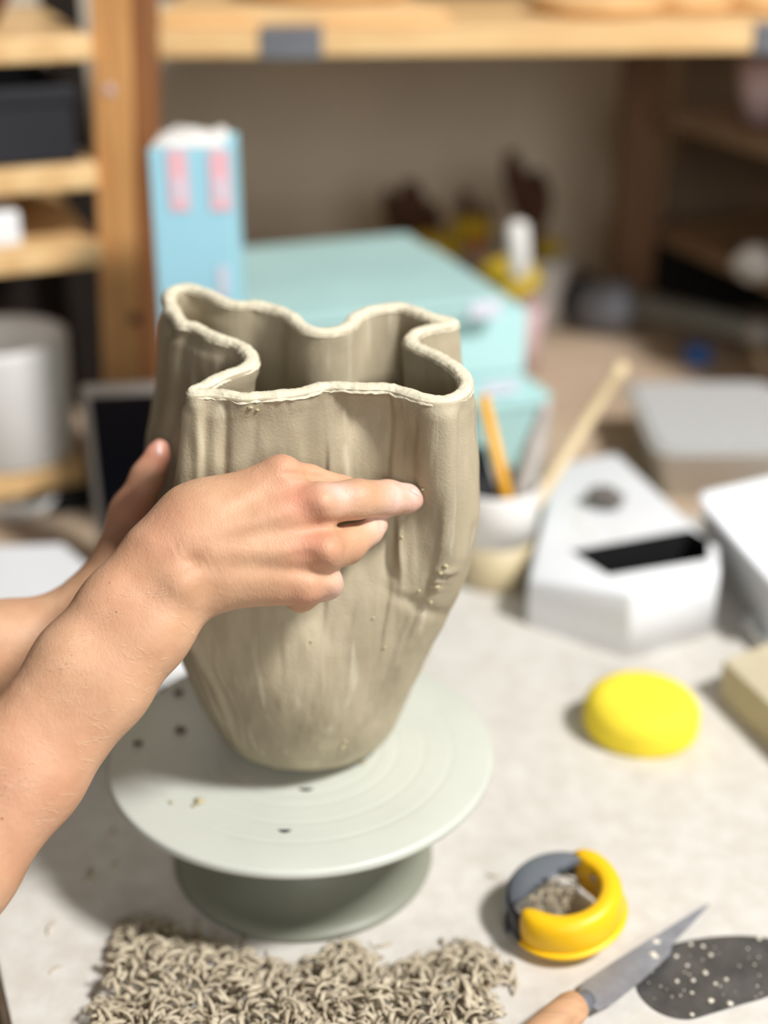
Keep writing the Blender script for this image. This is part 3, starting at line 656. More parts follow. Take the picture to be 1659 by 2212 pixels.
# grey half-dome guard
V = []; Fc = []; n1, n2 = 28, 14
for i in range(n1+1):
    a = R(54)+(R(194)-R(54))*i/n1
    for k in range(n2+1):
        b = k/n2; ph = b*math.pi*0.49; r = 0.0378*max(math.cos(ph), 0.001)**0.7; z = 0.001+0.0315*math.sin(ph)**0.45
        am = R(124); chord = 0.0375*math.cos(a-am)                # cut flat towards the opening
        x_, y_ = r*math.cos(a), r*math.sin(a)
        dd_ = x_*math.cos(am)+y_*math.sin(am); lim = 0.0085
        if dd_ < lim: x_ += (lim-dd_)*math.cos(am); y_ += (lim-dd_)*math.sin(am)
        V.append(Vector((x_, y_, z)))
nn1 = len(V)
V += [Vector((v.x*0.93, v.y*0.93, v.z*0.94)) for v in V[:nn1]]
for i in range(n1):
    for k in range(n2):
        a = i*(n2+1)+k; Fc.append((a, a+n2+1, a+n2+2, a+1)); Fc.append((nn1+a, nn1+a+1, nn1+a+n2+2, nn1+a+n2+1))
for i in range(n1):
    a = i*(n2+1)+n2; Fc.append((a, a+n2+1, nn1+a+n2+1, nn1+a)); a = i*(n2+1); Fc.append((a, nn1+a, nn1+a+n2+1, a+n2+1))
g = mk('grey_guard', xf(V, RM), Fc, 'greyplastic', tl)
V, Fc = arc_band(R(150), R(218), 0.0345, 0.031, 0.001, 0.026, 20); mk('side_plate', xf(V, RM), Fc, 'black', tl)
V, Fc = tube([RM @ Vector((0.022, 0.010, 0.020)), RM @ Vector((0.0205, 0.0095, 0.026))], 0.0016, 12); mk('screw', V, Fc, 'steel', tl)

# clay shavings: little curled ribbons
def curl(p, L, rad, wd, th, dirv, up, tw):
    n = 6; V = []; Fc = []
    a = dirv.normalized(); c = (up-a*up.dot(a)).normalized(); b = a.cross(c)
    ph = L/rad
    for i in range(n+1):
        t = i/n; s = ph*(t-0.5)
        q = p+a*(rad*math.sin(s))+c*(rad*(math.cos(s)-math.cos(ph/2)))*0.8+b*tw*s
        nrm = (c*math.cos(s)+a*math.sin(s)); ww = wd*(0.35+0.65*math.sin(math.pi*min(1, max(0, t*0.9+0.05))))
        V += [q+b*ww+nrm*th, q-b*ww+nrm*th, q-b*ww-nrm*th, q+b*ww-nrm*th]
    for i in range(n):
        for k in range(4): k2 = (k+1) % 4; Fc.append((i*4+k, i*4+k2, (i+1)*4+k2, (i+1)*4+k))
    Fc.append((3, 2, 1, 0)); Fc.append((n*4, n*4+1, n*4+2, n*4+3)); return V, Fc
def rcurl(r, p, sc_=1.0, flat=0.5):
    a = r.uniform(0, 6.28); dv = Vector((math.cos(a), math.sin(a), r.uniform(-flat, flat))); up = Vector((r.uniform(-.8, .8), r.uniform(-.8, .8), 1))
    L = r.uniform(0.005, 0.016)*sc_; rad = r.uniform(0.0018, 0.006)*sc_; rad = max(rad, L/5.0)
    return curl(p, L, rad, r.uniform(0.0005, 0.0012)*sc_, r.uniform(0.0002, 0.0005)*sc_, dv, up, r.uniform(-0.0008, 0.0008))
r3 = random.Random(11); mbs = MB()
for k in range(260):
    a = r3.uniform(R(55), R(250)); rr_ = 0.024*math.sqrt(r3.random()); x_, y_ = rr_*math.cos(a), rr_*math.sin(a)
    hgt = 0.004+0.020*max(0, min(1, (x_*math.cos(R(130))+y_*math.sin(R(130))+0.004)/0.02)); V, Fc = rcurl(r3, RM @ Vector((x_, y_, r3.uniform(0.001, hgt))), 0.62, 0.8); mbs.add(V, Fc)
sh = mbs.build('packed_shavings', 'shaving', tl); sh['kind'] = 'stuff'
# heap of shavings along the bottom of the picture
mbs = MB(); outline_top = [(215,2212),(235,2120),(245,2010),(330,1990),(400,2030),(470,2040),(560,2080),(640,2100),(700,2060),(760,2040),(840,2090),(920,2070),(1000,2040),(1060,2060),(1100,2110),(1150,2180)]
ot = [(a, b) for a, b in outline_top]
cnt = 0
while cnt < 3100:
    u = r3.uniform(205, 1175); v = r3.uniform(2000, 2420)
    q_ = T(u, v, 0)-WC
    if math.hypot(q_.x, q_.y) < 0.094: continue
    vt = np.interp(u, [a for a, b in ot[1:]], [b for a, b in ot[1:]])
    if u > 1075 and v > 2140: continue
    edge = v-vt+18*noise.noise(Vector((u*0.03, v*0.03, 0)))
    if u < 240 and edge < 60: edge -= 60
    if edge < 0 and r3.random() > math.exp(edge/10.0)*0.16: continue
    p = T(u, v, 0.0); hgt = 0.0006+0.022*min(1, max(0, edge)/110)*(0.75+0.5*noise.noise(Vector((u*0.012, v*0.012, 1))))
    V, Fc = rcurl(r3, Vector((p.x, p.y, 0.0006+hgt*r3.random()**0.6)), r3.uniform(0.8, 1.75), 0.9); mbs.add(V, Fc); cnt += 1
hp = mbs.build('shavings_heap', 'shaving'); zmin = min(v.co.z for v in hp.data.vertices)
for v in hp.data.vertices:
    if v.co.z+hp.location.z < 0.0003: v.co.z = 0.0003-hp.location.z
props(hp, 'heap of curled beige clay shavings in front of the banding wheel', 'clay shavings', kind='stuff')
# single shavings lying about on the board
locs = [(112,2008,1.3,'single clay curl left of the heap near the board edge'),(120,2098,0.9,'small clay sliver between heap and board corner'),(190,1895,1.7,'long dark curled shaving on the shaded board left of the wheel'),(240,1800,1.4,'dark crumbly shaving in the shade beside the wheel'),(245,1868,0.9,'short dark shaving beside the wheel base in shade'),(532,2045,1.6,'thin upright-lying clay strand touching the wheel base'),(572,2068,1.0,'short clay sliver right of the thin strand'),(828,2042,1.1,'small tangled shaving between wheel base and heap'),(1065,1892,0.9,'faint thin shaving left of the grey tool guard'),(960,2040,1.2,'loose shaving on the right shoulder of the heap'),(200,2180,1.1,'pale thin shaving at the bottom left beside the heap')]
for (u, v, s, lab) in locs:
    p = T(u, v, 0); dk = 'shaving'
    L = 0.009*s; a = r3.uniform(0, 6.28) if u != 532 else R(95)
    V, Fc = curl(Vector((p.x, p.y, 0.0009)), L*1.2, L*0.7, 0.0009*s, 0.0004, Vector((math.cos(a), math.sin(a), 0)), Vector((-math.sin(a), math.cos(a), 0.35)), 0)
    zm = min(q.z for q in V); V = [Vector((q.x, q.y, q.z-zm+0.0001)) for q in V]
    props(mk('clay_shaving', V, Fc, dk), lab, 'clay shaving', 'loose clay shavings on the board')
for (u, v, s, dk, lab) in [(385,1500,8,1,'dark crumb on the wheel plate beside the vase, farthest back'),(390,1582,9,1,'dark crumb on the wheel plate, largest one left of the vase'),(298,1610,7,1,'dark crumb near the left rim of the wheel plate'),(350,1490,5,1,'small dark crumb at the back left of the wheel plate'),(370,1735,4,0,'small pale crumb on the lit front left of the wheel plate'),(432,1733,8,0,'pale beige crumb on the lit front of the wheel plate'),(783,1650,5,0,'tiny beige crumb on the wheel plate right of the vase foot'),(905,1450,7,0,'beige crumb at the back right of the wheel plate'),(420,1742,4,0,'tiny pale crumb touching the larger one on the wheel front')]:
    p = T(u, v, 0.088); r = s*0.95/F; V, Fc = blob((0, 0, 0), (r*1.3, r, r*0.5), 2, 0.8, 1, u); zm = min(q.z for q in V)
    V = [Vector((q.x+p.x, q.y+p.y, q.z-zm+0.0881)) for q in V]
    props(mk('clay_crumb', V, Fc, 'darkcrumb' if dk else 'crumb'), lab, 'clay crumb', 'clay crumbs on the wheel plate')

# knife
k0, k1 = T(1262, 2163, 0.008), T(1532, 1953, 0.003); kn = thing('knife', Vector((k0.x, k0.y, 0)), 'small pointed knife with a wooden handle lying at the bottom right', 'knife')
ax_ = (k1-k0); Lb = ax_.length; ax_.normalize(); sd = Vector((ax_.y, -ax_.x, 0)).normalized()   # sd points to the lower right
V = []; Fc = []
st = [(0, -0.006, 0.010), (0.10, -0.0100, 0.0125), (0.3, -0.0085, 0.0125), (0.55, -0.006, 0.0105), (0.62, -0.005, 0.0060), (0.8, -0.003, 0.0036), (0.93, -0.0014, 0.0014), (1.0, -0.0002, 0.0002)]
for (t, a, b) in st:
    c = k0+ax_*(Lb*t); V += [c+sd*a+Vector((0, 0, 0.0008)), c+sd*b+Vector((0, 0, 0.0003)), c+sd*b-Vector((0, 0, 0.0003)), c+sd*a-Vector((0, 0, 0.0008))]
for i in range(len(st)-1):
    for k in range(4): k2 = (k+1) % 4; Fc.append((i*4+k, i*4+k2, (i+1)*4+k2, (i+1)*4+k))
Fc.append((3, 2, 1, 0)); Fc.append(tuple((len(st)-1)*4+k for k in range(4)))
mk('blade', V, Fc, 'steel', kn, False)
V, Fc = tube([k0-ax_*0.006, k0-ax_*0.003, k0+ax_*0.004], [0.0068, 0.0066, 0.0055], 20); mk('ferrule', V, Fc, 'metal', kn)
hs = [k0-ax_*t for t in (0.005, 0.007, 0.012, 0.03, 0.06, 0.095, 0.112, 0.118)]
V, Fc = tube([Vector((p.x, p.y, max(0.0105, 0))) for p in hs], [0.0060, 0.0088, 0.0100, 0.0104, 0.0092, 0.0100, 0.0085, 0.003], 24); mk('handle', V, Fc, 'handle', kn)
V, Fc = tube([Vector((p.x, p.y, 0.0105)) for p in hs], [0.0060, 0.0088, 0.0100, 0.0104, 0.0092, 0.0100, 0.0085, 0.003], 24)
for (u, v) in ((1417, 2035), (1409, 2062), (1415, 2068)):
    p = T(u, v, 0.0052); V, Fc = blob(p, (0.0026, 0.0024, 0.0014), 2, 0.4, 1, v); mk('dried_clay', V, Fc, 'speck', kn)
# steel kidney scraper
px = [(1375,2128),(1382,2090),(1410,2058),(1450,2040),(1520,2026),(1590,2021),(1650,2025),(1700,2040),(1730,2080),(1715,2120),(1660,2150),(1600,2168),(1540,2186),(1485,2200),(1430,2188),(1392,2160)]
a = [T(u, v, 0.0012) for u, v in px]; b = [p-Vector((0, 0, 0.0010)) for p in a]
pa = [Vector(p) for p in catmull(a, 4)]; pb = [p-Vector((0, 0, 0.001)) for p in pa]
V, Fc = prism(pb, pa, 0); scr = mk('scraper', V, Fc, 'darksteel', smooth=False)
props(scr, 'dark kidney-shaped metal scraper spattered with white clay at bottom right', 'scraper')
r4 = random.Random(5)
for (u, v, s) in [(1518,2045,6),(1535,2063,6),(1460,2066,6),(1523,2102,7),(1497,2118,6),(1462,2120,6),(1545,2125,5),(1568,2116,5),(1535,2162,8),(1576,2168,8),(1494,2145,5),(1494,2192,6),(1484,2086,5),(1640,2028,6),(1492,2040,5)]+[(r4.uniform(1400, 1650), r4.uniform(2045, 2160), r4.uniform(1.5, 3)) for _ in range(30)]:
    p = T(u, v, 0.0013); r = s*0.85/F; V, Fc = blob(p+Vector((0, 0, r*0.15)), (r, r, r*0.4), 1, 0.4, 1, u); mk('clay_speck', V, Fc, 'speck', scr)

# cup of tools
cb = T(1067, 1250, 0.0); 
ct = thing('tool_cup', cb, 'cup with white rim band and beige lower half holding tools, right of the vase', 'cup')
top = Y(1085, 1062, cb.y-0.0); hc = 0.098; rb, rt_ = 0.031, 0.040
rz = lambda z: rb+(rt_-rb)*z/hc
mid_ = hc*0.47
V, Fc = lathe([(0, 0), (rb-0.002, 0), (rb, 0.002), (rz(mid_), mid_), (rz(mid_)-0.003, mid_), (rb-0.003, 0.004), (0, 0.004)], cb, 64); mk('beige_lower_wall', V, Fc, 'cream', ct)
V, Fc = lathe([(rz(mid_)-0.003, mid_), (rz(mid_)+0.0002, mid_), (rt_, hc-0.002), (rt_-0.001, hc), (rt_-0.0025, hc), (rt_-0.0035, hc-0.002), (rz(mid_)-0.003, mid_+0.001)], cb, 64); 
mk('white_rim_band', V, [f for f in Fc if len(f) == 4], 'ceramic', ct)
def in_cup(name, label, cat, pts, rad, m, n=12, extra=None):
    th_ = thing(name, pts[0], label, cat, 'tools in the cup'); V, Fc = tube(pts, rad, n); mk('shaft', V, Fc, m, th_)
    if extra: extra(th_, pts)
    return th_
yb = cb.y
def stick(uv_top, dy_top, base_off, rad, *a, **k):
    t = Y(uv_top[0], uv_top[1], yb+dy_top); b = Vector((cb.x+base_off[0], cb.y+base_off[1], 0.006+max(rad))); return b, t
b, t = stick((1043, 855), 0.02, (-0.006, -0.006), [0.004]); 
b = Y(1092, 1062, yb-0.018); b0 = t+(b-t)*1.25
def pen_ext(th_, pts):
    d_ = (pts[-1]-pts[0]).normalized(); V, Fc = tube([pts[0], pts[0]-d_*0.010], [0.0036, 0.0004], 6); mk('point', V, Fc, 'dowel', th_)
in_cup('pencil', 'yellow hexagonal pencil leaning in the cup in front of the mint boxes', 'pencil', [b0, t], [0.0055, 0.0055], 'pencil', 6, pen_ext)
t = Y(1338, 800, yb+0.16); b = Y(1190, 1035, yb+0.02); b0 = b+(b-t)*0.22
def dow_ext(th_, pts):
    d_ = (pts[-1]-pts[0]).normalized(); e = pts[-1]; V, Fc = tube([e, e+d_*0.006, e+d_*0.012, e+d_*0.020, e+d_*0.026], [0.0035, 0.0075, 0.0085, 0.0075, 0.002], 14); mk('knob', V, Fc, 'dowel', th_)
in_cup('wooden_stick', 'long pale wooden stick with knob end leaning right out of the cup', 'stick', [b0, t-(t-b)*0.08], [0.0062, 0.0062], 'dowel', 14, dow_ext)
t = Y(1178, 890, yb+0.05); b = Y(1130, 1050, yb); b0 = b+(b-t)*0.35
def rib_ext(th_, pts):
    e = pts[-1]; V, Fc = blob(e+Vector((0, 0, 0.003)), (0.007, 0.004, 0.004), 2, 0.1); mk('red_tip', V, Fc, 'pinkcup', th_)
in_cup('clay_tool', 'pale grey flat modelling tool standing in the cup, red tip', 'tool', [b0, b, b.lerp(t, 0.5), t], [0.006, 0.008, 0.011, 0.007], 'greybeige', 16, rib_ext)
t = Y(1158, 985, yb+0.03); b = Y(1150, 1050, yb+0.01); b0 = b+(b-t)*0.6
in_cup('loop_tool', 'short dull metal tool leaning at the right side of the cup', 'tool', [b0, b, t], [0.004, 0.006, 0.009], 'toolgrey', 12)
t = Y(1022, 968, yb+0.025); b = Y(1046, 1055, yb); b0 = b+(b-t)*0.4
in_cup('black_marker', 'thick black marker standing at the left side of the cup', 'marker', [b0, b, t-(t-b)*0.1, t], [0.010, 0.011, 0.011, 0.008], 'black', 18)
t = Y(1012, 880, yb+0.03); b = Y(1020, 1050, yb+0.01); b0 = b+(b-t)*0.2
in_cup('dark_pen', 'thin dark pen half hidden behind the vase edge', 'pen', [b0, t], [0.004, 0.004], 'black', 12)

# white box with a dark slot and a lump of clay on it
tz = 0.062
wb0 = T(1370, 1425, 0.0); wb = thing('white_box', wb0, 'glossy white plastic box with a long black slot, lump of clay on top', 'box')
A = T(1197, 1003, tz); B = T(1332, 976, tz); C = T(1552, 1180, tz); D = T(1556, 1232, tz); E = T(1366, 1284, tz); Fp = T(1140, 1252, 0.045)
topo = [A, B, C, D, E, Fp]; boto = [Vector((p.x, p.y, 0.0)) for p in topo]
S1, S2, S3, S4, S5 = T(1232, 1190, tz), T(1490, 1143, tz), T(1530, 1165, tz), T(1531, 1208, tz), T(1314, 1243, tz)
bm = bmesh.new(); tv = [bm.verts.new(p) for p in topo]; bv = [bm.verts.new(p) for p in boto]; sv = [bm.verts.new(p) for p in (S1, S2, S3, S4, S5)]
dp = [bm.verts.new(Vector((p.x, p.y, 0.006))) for p in (S1, S2, S3, S4, S5)]
for i in range(6): bm.faces.new((bv[i], bv[(i+1) % 6], tv[(i+1) % 6], tv[i]))
bm.faces.new(bv)
A_, B_, C_, D_, E_, F_ = tv; s1, s2, s3, s4, s5 = sv
for f in ((A_, B_, s2, s1), (B_, C_, s3, s2), (C_, D_, s4, s3), (D_, E_, s5, s4), (E_, F_, s1, s5), (F_, A_, s1)): bm.faces.new(f)
bmesh.ops.recalc_face_normals(bm, faces=bm.faces[:])
outer_edges = [e for e in bm.edges if all(v in tv for v in e.verts) or (e.verts[0] in tv) != (e.verts[1] in tv) and any(v in bv for v in e.verts)]
for v in dp: bm.verts.remove(v)
bmesh.ops.bevel(bm, geom=outer_edges, offset=0.004, segments=3, profile=0.5, affect='EDGES')
bm.verts.index_update(); V, Fc = bm_out(bm); mk('shell', V, Fc, 'white', wb, True)
rimp = [S1, S2, S3, S4, S5]; lowp = [Vector((p.x, p.y, 0.008)) for p in rimp]
V = rimp+lowp; Fc = [(i, (i+1) % 5, 5+(i+1) % 5, 5+i) for i in range(5)]+[(9, 8, 7, 6, 5)]; V = [v-Vector((0, 0, 0.0005)) for v in V]
sl = mk('slot', V, Fc, 'void', wb, False); sl['label'] = 'long black opening'
for (u, v, r, lab) in ((1302, 1088, (0.016, 0.016, 0.008), 0), ):
    p = T(u, v, tz+0.002); V, Fc = blob((0, 0, 0), r, 3, 0.6, 1.3, 4); zm = min(q.z for q in V)
    V = [Vector((q.x+p.x, q.y+p.y, q.z-zm+tz)) for q in V]
    props(mk('clay_lump', V, Fc, 'greyclay'), 'dark grey lump of clay lying on the white box', 'clay lump')
for (u, v, s, lab) in ((1275, 1155, 7, 'pale clay crumb on the white box left of the slot corner'), (1335, 1160, 6, 'pinkish clay crumb near the slot edge of the white box'), (1250, 1130, 7, 'pale crumb beside the grey lump on the white box')):
    p = T(u, v, tz); r = s*1.15/F; V, Fc = blob((0, 0, 0), (r*1.6, r, r*0.5), 2, 0.6, 1, u); zm = min(q.z for q in V)
    V = [Vector((q.x+p.x, q.y+p.y, q.z-zm+tz)) for q in V]; props(mk('clay_crumb', V, Fc, 'speck'), lab, 'clay crumb', 'crumbs on the white box')

# cloudy plastic tubs on the right
def tub(name, px_top, z, zb, m, label, cat, wall=0.003, inset=0.012, lid=None):
    tp = [T(u, v, z) for u, v in px_top]; c = sum(tp, Vector())/len(tp); bt = [Vector((c.x+(p.x-c.x)*(1-inset/0.08), c.y+(p.y-c.y)*(1-inset/0.08), zb)) for p in tp]
    def rnd(poly, f=0.12):
        out = []; n = len(poly)
        for i in range(n):
            p0, p1, p2 = poly[i-1], poly[i], poly[(i+1) % n]
            a, b = p1.lerp(p0, f), p1.lerp(p2, f)
            for k in range(5): t = k/4; out.append((a.lerp(p1, t)).lerp(p1.lerp(b, t), t))
        return out
    To, Bo = rnd(tp), rnd(bt); n = len(To); sh = lambda Q, s, dz=0: [Vector((c.x+(p.x-c.x)*s, c.y+(p.y-c.y)*s, p.z+dz)) for p in Q]
    rings = [Bo, To, sh(To, 1.035), sh(To, 1.035, 0.003), sh(To, 0.97, 0.003), sh(Bo, 0.965, wall)]
    V = [p for r_ in rings for p in r_]; Fc = []
    for i in range(len(rings)-1):
        for k in range(n): k2 = (k+1) % n; Fc.append((i*n+k, i*n+k2, (i+1)*n+k2, (i+1)*n+k))
    Fc.append(tuple(range(n-1, -1, -1))); Fc.append(tuple((len(rings)-1)*n+k for k in range(n)))
    th_ = thing(name, Vector((c.x, c.y, zb)), label, cat); mk('tub_body', V, Fc, m, th_)
    if lid:
        q0, q1 = sh(To, 0.96, 0.0035), sh(To, 0.96, 0.006)
        V, Fc = prism(q0, q1, 0); V2 = []
        mk('lid', V, Fc, lid, th_, False)
    return th_
tub('plastic_tub', [(1352, 835), (1650, 832), (1850, 978), (1420, 985)], 0.045, BZ, 'clear', 'cloudy plastic tub with crumpled film top behind the white box', 'tub', lid='film')
tub('plastic_tray', [(1505, 1075), (1700, 1030), (1900, 1200), (1690, 1290)], 0.062, 0.0, 'white', 'white plastic tray at the right edge beside the white box', 'tray', lid=None)
tub('clear_tub', [(1600, 1345), (1670, 1325), (1760, 1400), (1680, 1420)], 0.012, 0.0, 'clear', 'low see-through plastic dish at the right edge above the clay slab', 'dish', lid=None)

# grey tool with blue cap at back right
g0 = T(1320, 716, BZ); gt = thing('clay_extruder', g0, 'grey metal clay extruder with a dark round end lying at the back right', 'tool')
V, Fc = tube([Y(1262, 668, g0.y+0.02), Y(1290, 668, g0.y), Y(1345, 668, g0.y-0.02), Y(1362, 668, g0.y-0.02)], [0.033, 0.038, 0.036, 0.026], 28); 
dz = BZ-min(v.z for v in V); V = [v+Vector((0, 0, dz)) for v in V]; mk('barrel_end', V, Fc, 'metal', gt)
V, Fc = tube([Y(1248, 672, g0.y+0.035), Y(1268, 672, g0.y+0.015)], [0.036, 0.040], 28); dz = BZ-min(v.z for v in V); V = [v+Vector((0, 0, dz)) for v in V]; mk('dark_cap', V, Fc, 'black', gt)
p0 = Y(1350, 650, g0.y-0.02); p1 = T(1660, 722, 0.03)
V, Fc = tube([p0, p1, p1+(p1-p0)*0.3], [0.019, 0.017, 0.017], 20); mk('barrel', V, Fc, 'toolgrey', gt)
p = T(1640, 722, 0.03); V, Fc = blob(p, (0.022, 0.02, 0.02), 3, 0.05); mk('bright_joint', V, Fc, 'greybeige', gt)
p = T(1507, 765, 0.0); V, Fc = lathe([(0, 0), (0.018, 0), (0.0185, 0.002), (0.0175, 0.022), (0.015, 0.025), (0, 0.025)], (p.x, p.y, BZ), 32); 
props(mk('bottle_cap', V, Fc, 'bluecap'), 'small blue screw cap in front of the grey extruder', 'cap')
p0 = T(1636, 752, 0.02); p1 = T(1700, 900, 0.0); bs = thing('brush', p1, 'pale-handled brush with a red band at the far right edge', 'brush')
V, Fc = tube([p0, p0.lerp(p1, 0.35)], [0.008, 0.006], 12); mk('handle', V, Fc, 'dowel', bs); V, Fc = tube([p0.lerp(p1, 0.35), p0.lerp(p1, 0.5)], [0.0065, 0.0065], 12); mk('red_band', V, Fc, 'pinkcup', bs)
V, Fc = tube([p0.lerp(p1, 0.5), p1+Vector((0, 0, 0.004))], [0.0055, 0.004], 12); mk('lower_handle', V, Fc, 'dowel', bs)

# =================================================================== MINT BOXES
ca, cb_ = yawv(1, 0), yawv(0, 1)
def ybox(corner, wd, dp, z0, z1, bev=0.002, taper=0.0):          # corner = front right lower corner
    def rect(c, a, z, s=0.0): return [Vector((*(c+ca*x+cb_*y).xy, z)) for x, y in ((-wd+s, s), (-s, s), (-s, dp-s), (-wd+s, dp-s))]
    return prism(rect(corner, 0, z0, taper), rect(corner, 0, z1), bev)
c3 = T(1182, 848, 0.092)
def card_box(corner, wd, dp, z0, z1, label, m='mint', lid_h=0.022, lab=None, taper=0):
    th_ = thing('storage_box', Vector((*corner.xy, z0)), label, 'storage box', 'stack of mint storage boxes')
    V, Fc = ybox(corner, wd, dp, z0, z1-lid_h, 0.002, taper); mk('box_body', V, Fc, m, th_, False)
    cc = corner+ca*0.003-cb_*0.003; V, Fc = ybox(cc, wd+0.006, dp+0.006, z1-lid_h, z1, 0.002); mk('lid', V, Fc, m, th_, False)
    if lab:
        a, b, zz0, zz1 = lab; cc2 = corner-cb_*0.0036
        V, Fc = prism([Vector((*(cc2-ca*x-cb_*y).xy, zz0)) for x, y in ((a, 0), (b, 0), (b, 0.0008), (a, 0.0008))], [Vector((*(cc2-ca*x-cb_*y).xy, zz1)) for x, y in ((a, 0), (b, 0), (b, 0.0008), (a, 0.0008))], 0); mk('label_holder', V, Fc, 'paperlabel', th_, False)
    return th_
card_box(c3, 0.28, 0.26, BZ, 0.092, 'lowest of the three mint boxes, with slanting sides', 'mintlite', 0.012, None, 0.018)
c2 = T(1130, 665, 0.186)
card_box(c2, 0.27, 0.26, 0.0925, 0.186, 'middle mint box of the stack with a white label on its lower edge', 'mintlite', 0.068, (0.004, 0.045, 0.096, 0.110))
c1 = T(1082, 640, 0.208)
card_box(c1, 0.25, 0.27, 0.1865, 0.208, 'flat top mint box of the stack with a white corner label', 'mint', 0.010, (0.002, 0.034, 0.189, 0.206))
# =================================================================== BLUE CARTON
byy = 1.22; l_, r_ = Y(338, 600, byy), Y(508, 600, byy); ztop = Y(430, 322, byy).z; bw = r_.x-l_.x; bc = Vector(((l_.x+r_.x)/2, byy+0.04, 0))
bx = thing('blue_carton', Vector((bc.x, bc.y, BZ)), 'tall light blue carton with two pink labels behind the vase', 'carton')
V, Fc = box(Vector((bc.x, bc.y, (ztop+BZ)/2)), (bw, 0.08, ztop-BZ), 0, 0.002); mk('box_body', V, Fc, 'blue', bx, False)
for (u0, u1) in ((360, 410), (450, 500)):
    a, b = Y(u0, 325, byy-0.001), Y(u1, 455, byy-0.001); V, Fc = box(Vector(((a.x+b.x)/2, byy-0.0006, (a.z+b.z)/2)), (b.x-a.x, 0.001, a.z-b.z), 0, 0); mk('pink_label', V, Fc, 'pink', bx, False)
    V, Fc = box(Vector(((a.x+b.x)/2, byy-0.0014, a.z*0.35+b.z*0.65)), ((b.x-a.x)*0.45, 0.0006, (a.z-b.z)*0.35), 0, 0); mk('pale_print', V, Fc, 'paperlabel', bx, False)
a, b = Y(470, 575, byy), Y(494, 640, byy); V, Fc = box(Vector(((a.x+b.x)/2, byy-0.0006, (a.z+b.z)/2)), (b.x-a.x, 0.001, a.z-b.z), 0, 0); mk('side_print', V, Fc, 'paperlabel', bx, False)
# crumpled white flaps on top
V = []; Fc = []; N = 18
for s_ in (0, 1):
    for i in range(N):
        for j in range(N):
            x, y = i/(N-1), j/(N-1); e = min(x, 1-x, y, 1-y)
            z = 0.001+0.006*math.sin(math.pi*x)**0.7*(0.5+0.5*y)*(e > 0 or 0)+0.006*noise.noise(Vector((x*5, y*5, 2)))*(e > 0)
            V.append(Vector((l_.x+0.002+(bw-0.004)*x*0.92, byy+0.003+0.074*y, ztop+(max(0.0006, z) if s_ == 0 else 0.0001))))
for s_ in (0, 1):
    for i in range(N-1):
        for j in range(N-1): a = s_*N*N+i*N+j; Fc.append((a, a+1, a+N+1, a+N) if s_ else (a, a+N, a+N+1, a+1))
props(mk('paper_wad', V, Fc, 'ceramic'), 'crumpled white paper lying on top of the blue carton', 'paper')

# =================================================================== SHELVES
# left upright and an added strip for the shade on its side face
fy = 1.42
pt, pb_ = Y(243, -120, fy), Y(272, 900, fy); dirp = (pt-pb_); k = (BZ-pb_.z)/dirp.z; foot = pb_+dirp*k; foot.z = BZ
rk = thing('shelf_upright', foot, 'pine upright with a darker strip for its shaded side, left of the blue carton', 'shelf post')
V, Fc = bar(foot, pt, 0.038, 0.045); mk('front_post', V, Fc, 'postwood', rk, False)
off_b = Vector((0.0290, 0.004, 0)); V, Fc = bar(foot+off_b, pt+off_b, 0.0195, 0.045); mk('shade_strip', V, Fc, 'sideshade_mole', rk, False)  # separate dark strip painting the shade on the post's side face
for (u, v, s) in ((292, 690, 0.007), (236, 195, 0.006)):
    p = Y(u, v, fy-0.0225); V, Fc = lathe([(0, -0.0006), (s, -0.0006), (s*0.8, 0.0008), (0, 0.0010)], p, 20, Matrix.Rotation(R(90), 4, 'X')); kk = mk('knot' if v > 400 else 'plaster_spot', V, Fc, 'brushwood' if v > 400 else 'pinkcup', rk)
# long shelf
sy = 1.52; za, zb_ = Y(330, 66, sy).z, Y(330, 125, sy).z
xa = Y(328, 100, sy).x; ysl = R(4)
x_end = 1.0
ls = thing('long_shelf', Vector((0, sy, zb_)), 'long pine shelf board across the top with grey metal clips', 'shelf')
def longb(x0, x1, z0, z1, y0=0, y1=0.66, m='wood', nm='shelf_board', bev=0.003):
    pts = []
    for (x, y) in ((x0, y0), (x1, y0), (x1, y1), (x0, y1)): pts.append(Vector((x, sy+y+(x-xa)*math.tan(ysl), 0)))
    V, Fc = prism([Vector((p.x, p.y, z0)) for p in pts], [Vector((p.x, p.y, z1)) for p in pts], bev); return mk(nm, V, Fc, m, ls, False)
longb(xa, x_end, zb_, za)
for (u0, u1) in ((560, 696), (1622, 1760)):
    a, b = Y(u0, 100, sy), Y(u1, 100, sy); q = 1.0 if u0 < 1000 else 1.035
    longb(a.x*q, b.x*q, zb_-0.002, za+0.001, -0.003, 0.03, 'metal', 'metal_clip', 0.002)
ZS = za+0.0004
def shelf_y(x): return sy+(x-xa)*math.tan(ysl)
V, Fc = prism([Vector((x, shelf_y(x)+y, ZS)) for x, y in ((xa+0.005, 0.03), (0.075, 0.03), (0.055, 0.09), (0.0, 0.30), (xa+0.005, 0.30))], [Vector((x, shelf_y(x)+y, ZS+0.016)) for x, y in ((xa+0.005, 0.03), (0.06, 0.03), (0.045, 0.09), (0.0, 0.30), (xa+0.005, 0.30))], 0.002)
props(mk('wooden_board', V, Fc, 'wood', smooth=False), 'thin pale wooden board lying at the left of the long shelf', 'board')
def bat(u, y, r, z0, lab):
    x = Y(u, 0, y).x; V, Fc = lathe([(0, 0), (r*0.8, 0), (r*0.95, 0.004), (r, 0.012), (r*0.99, 0.018), (r*0.9, 0.019), (0, 0.019)], (x, y, z0), 64)
    return props(mk('round_board', V, Fc, 'wood'), lab, 'board', 'round wooden boards on the long shelf')
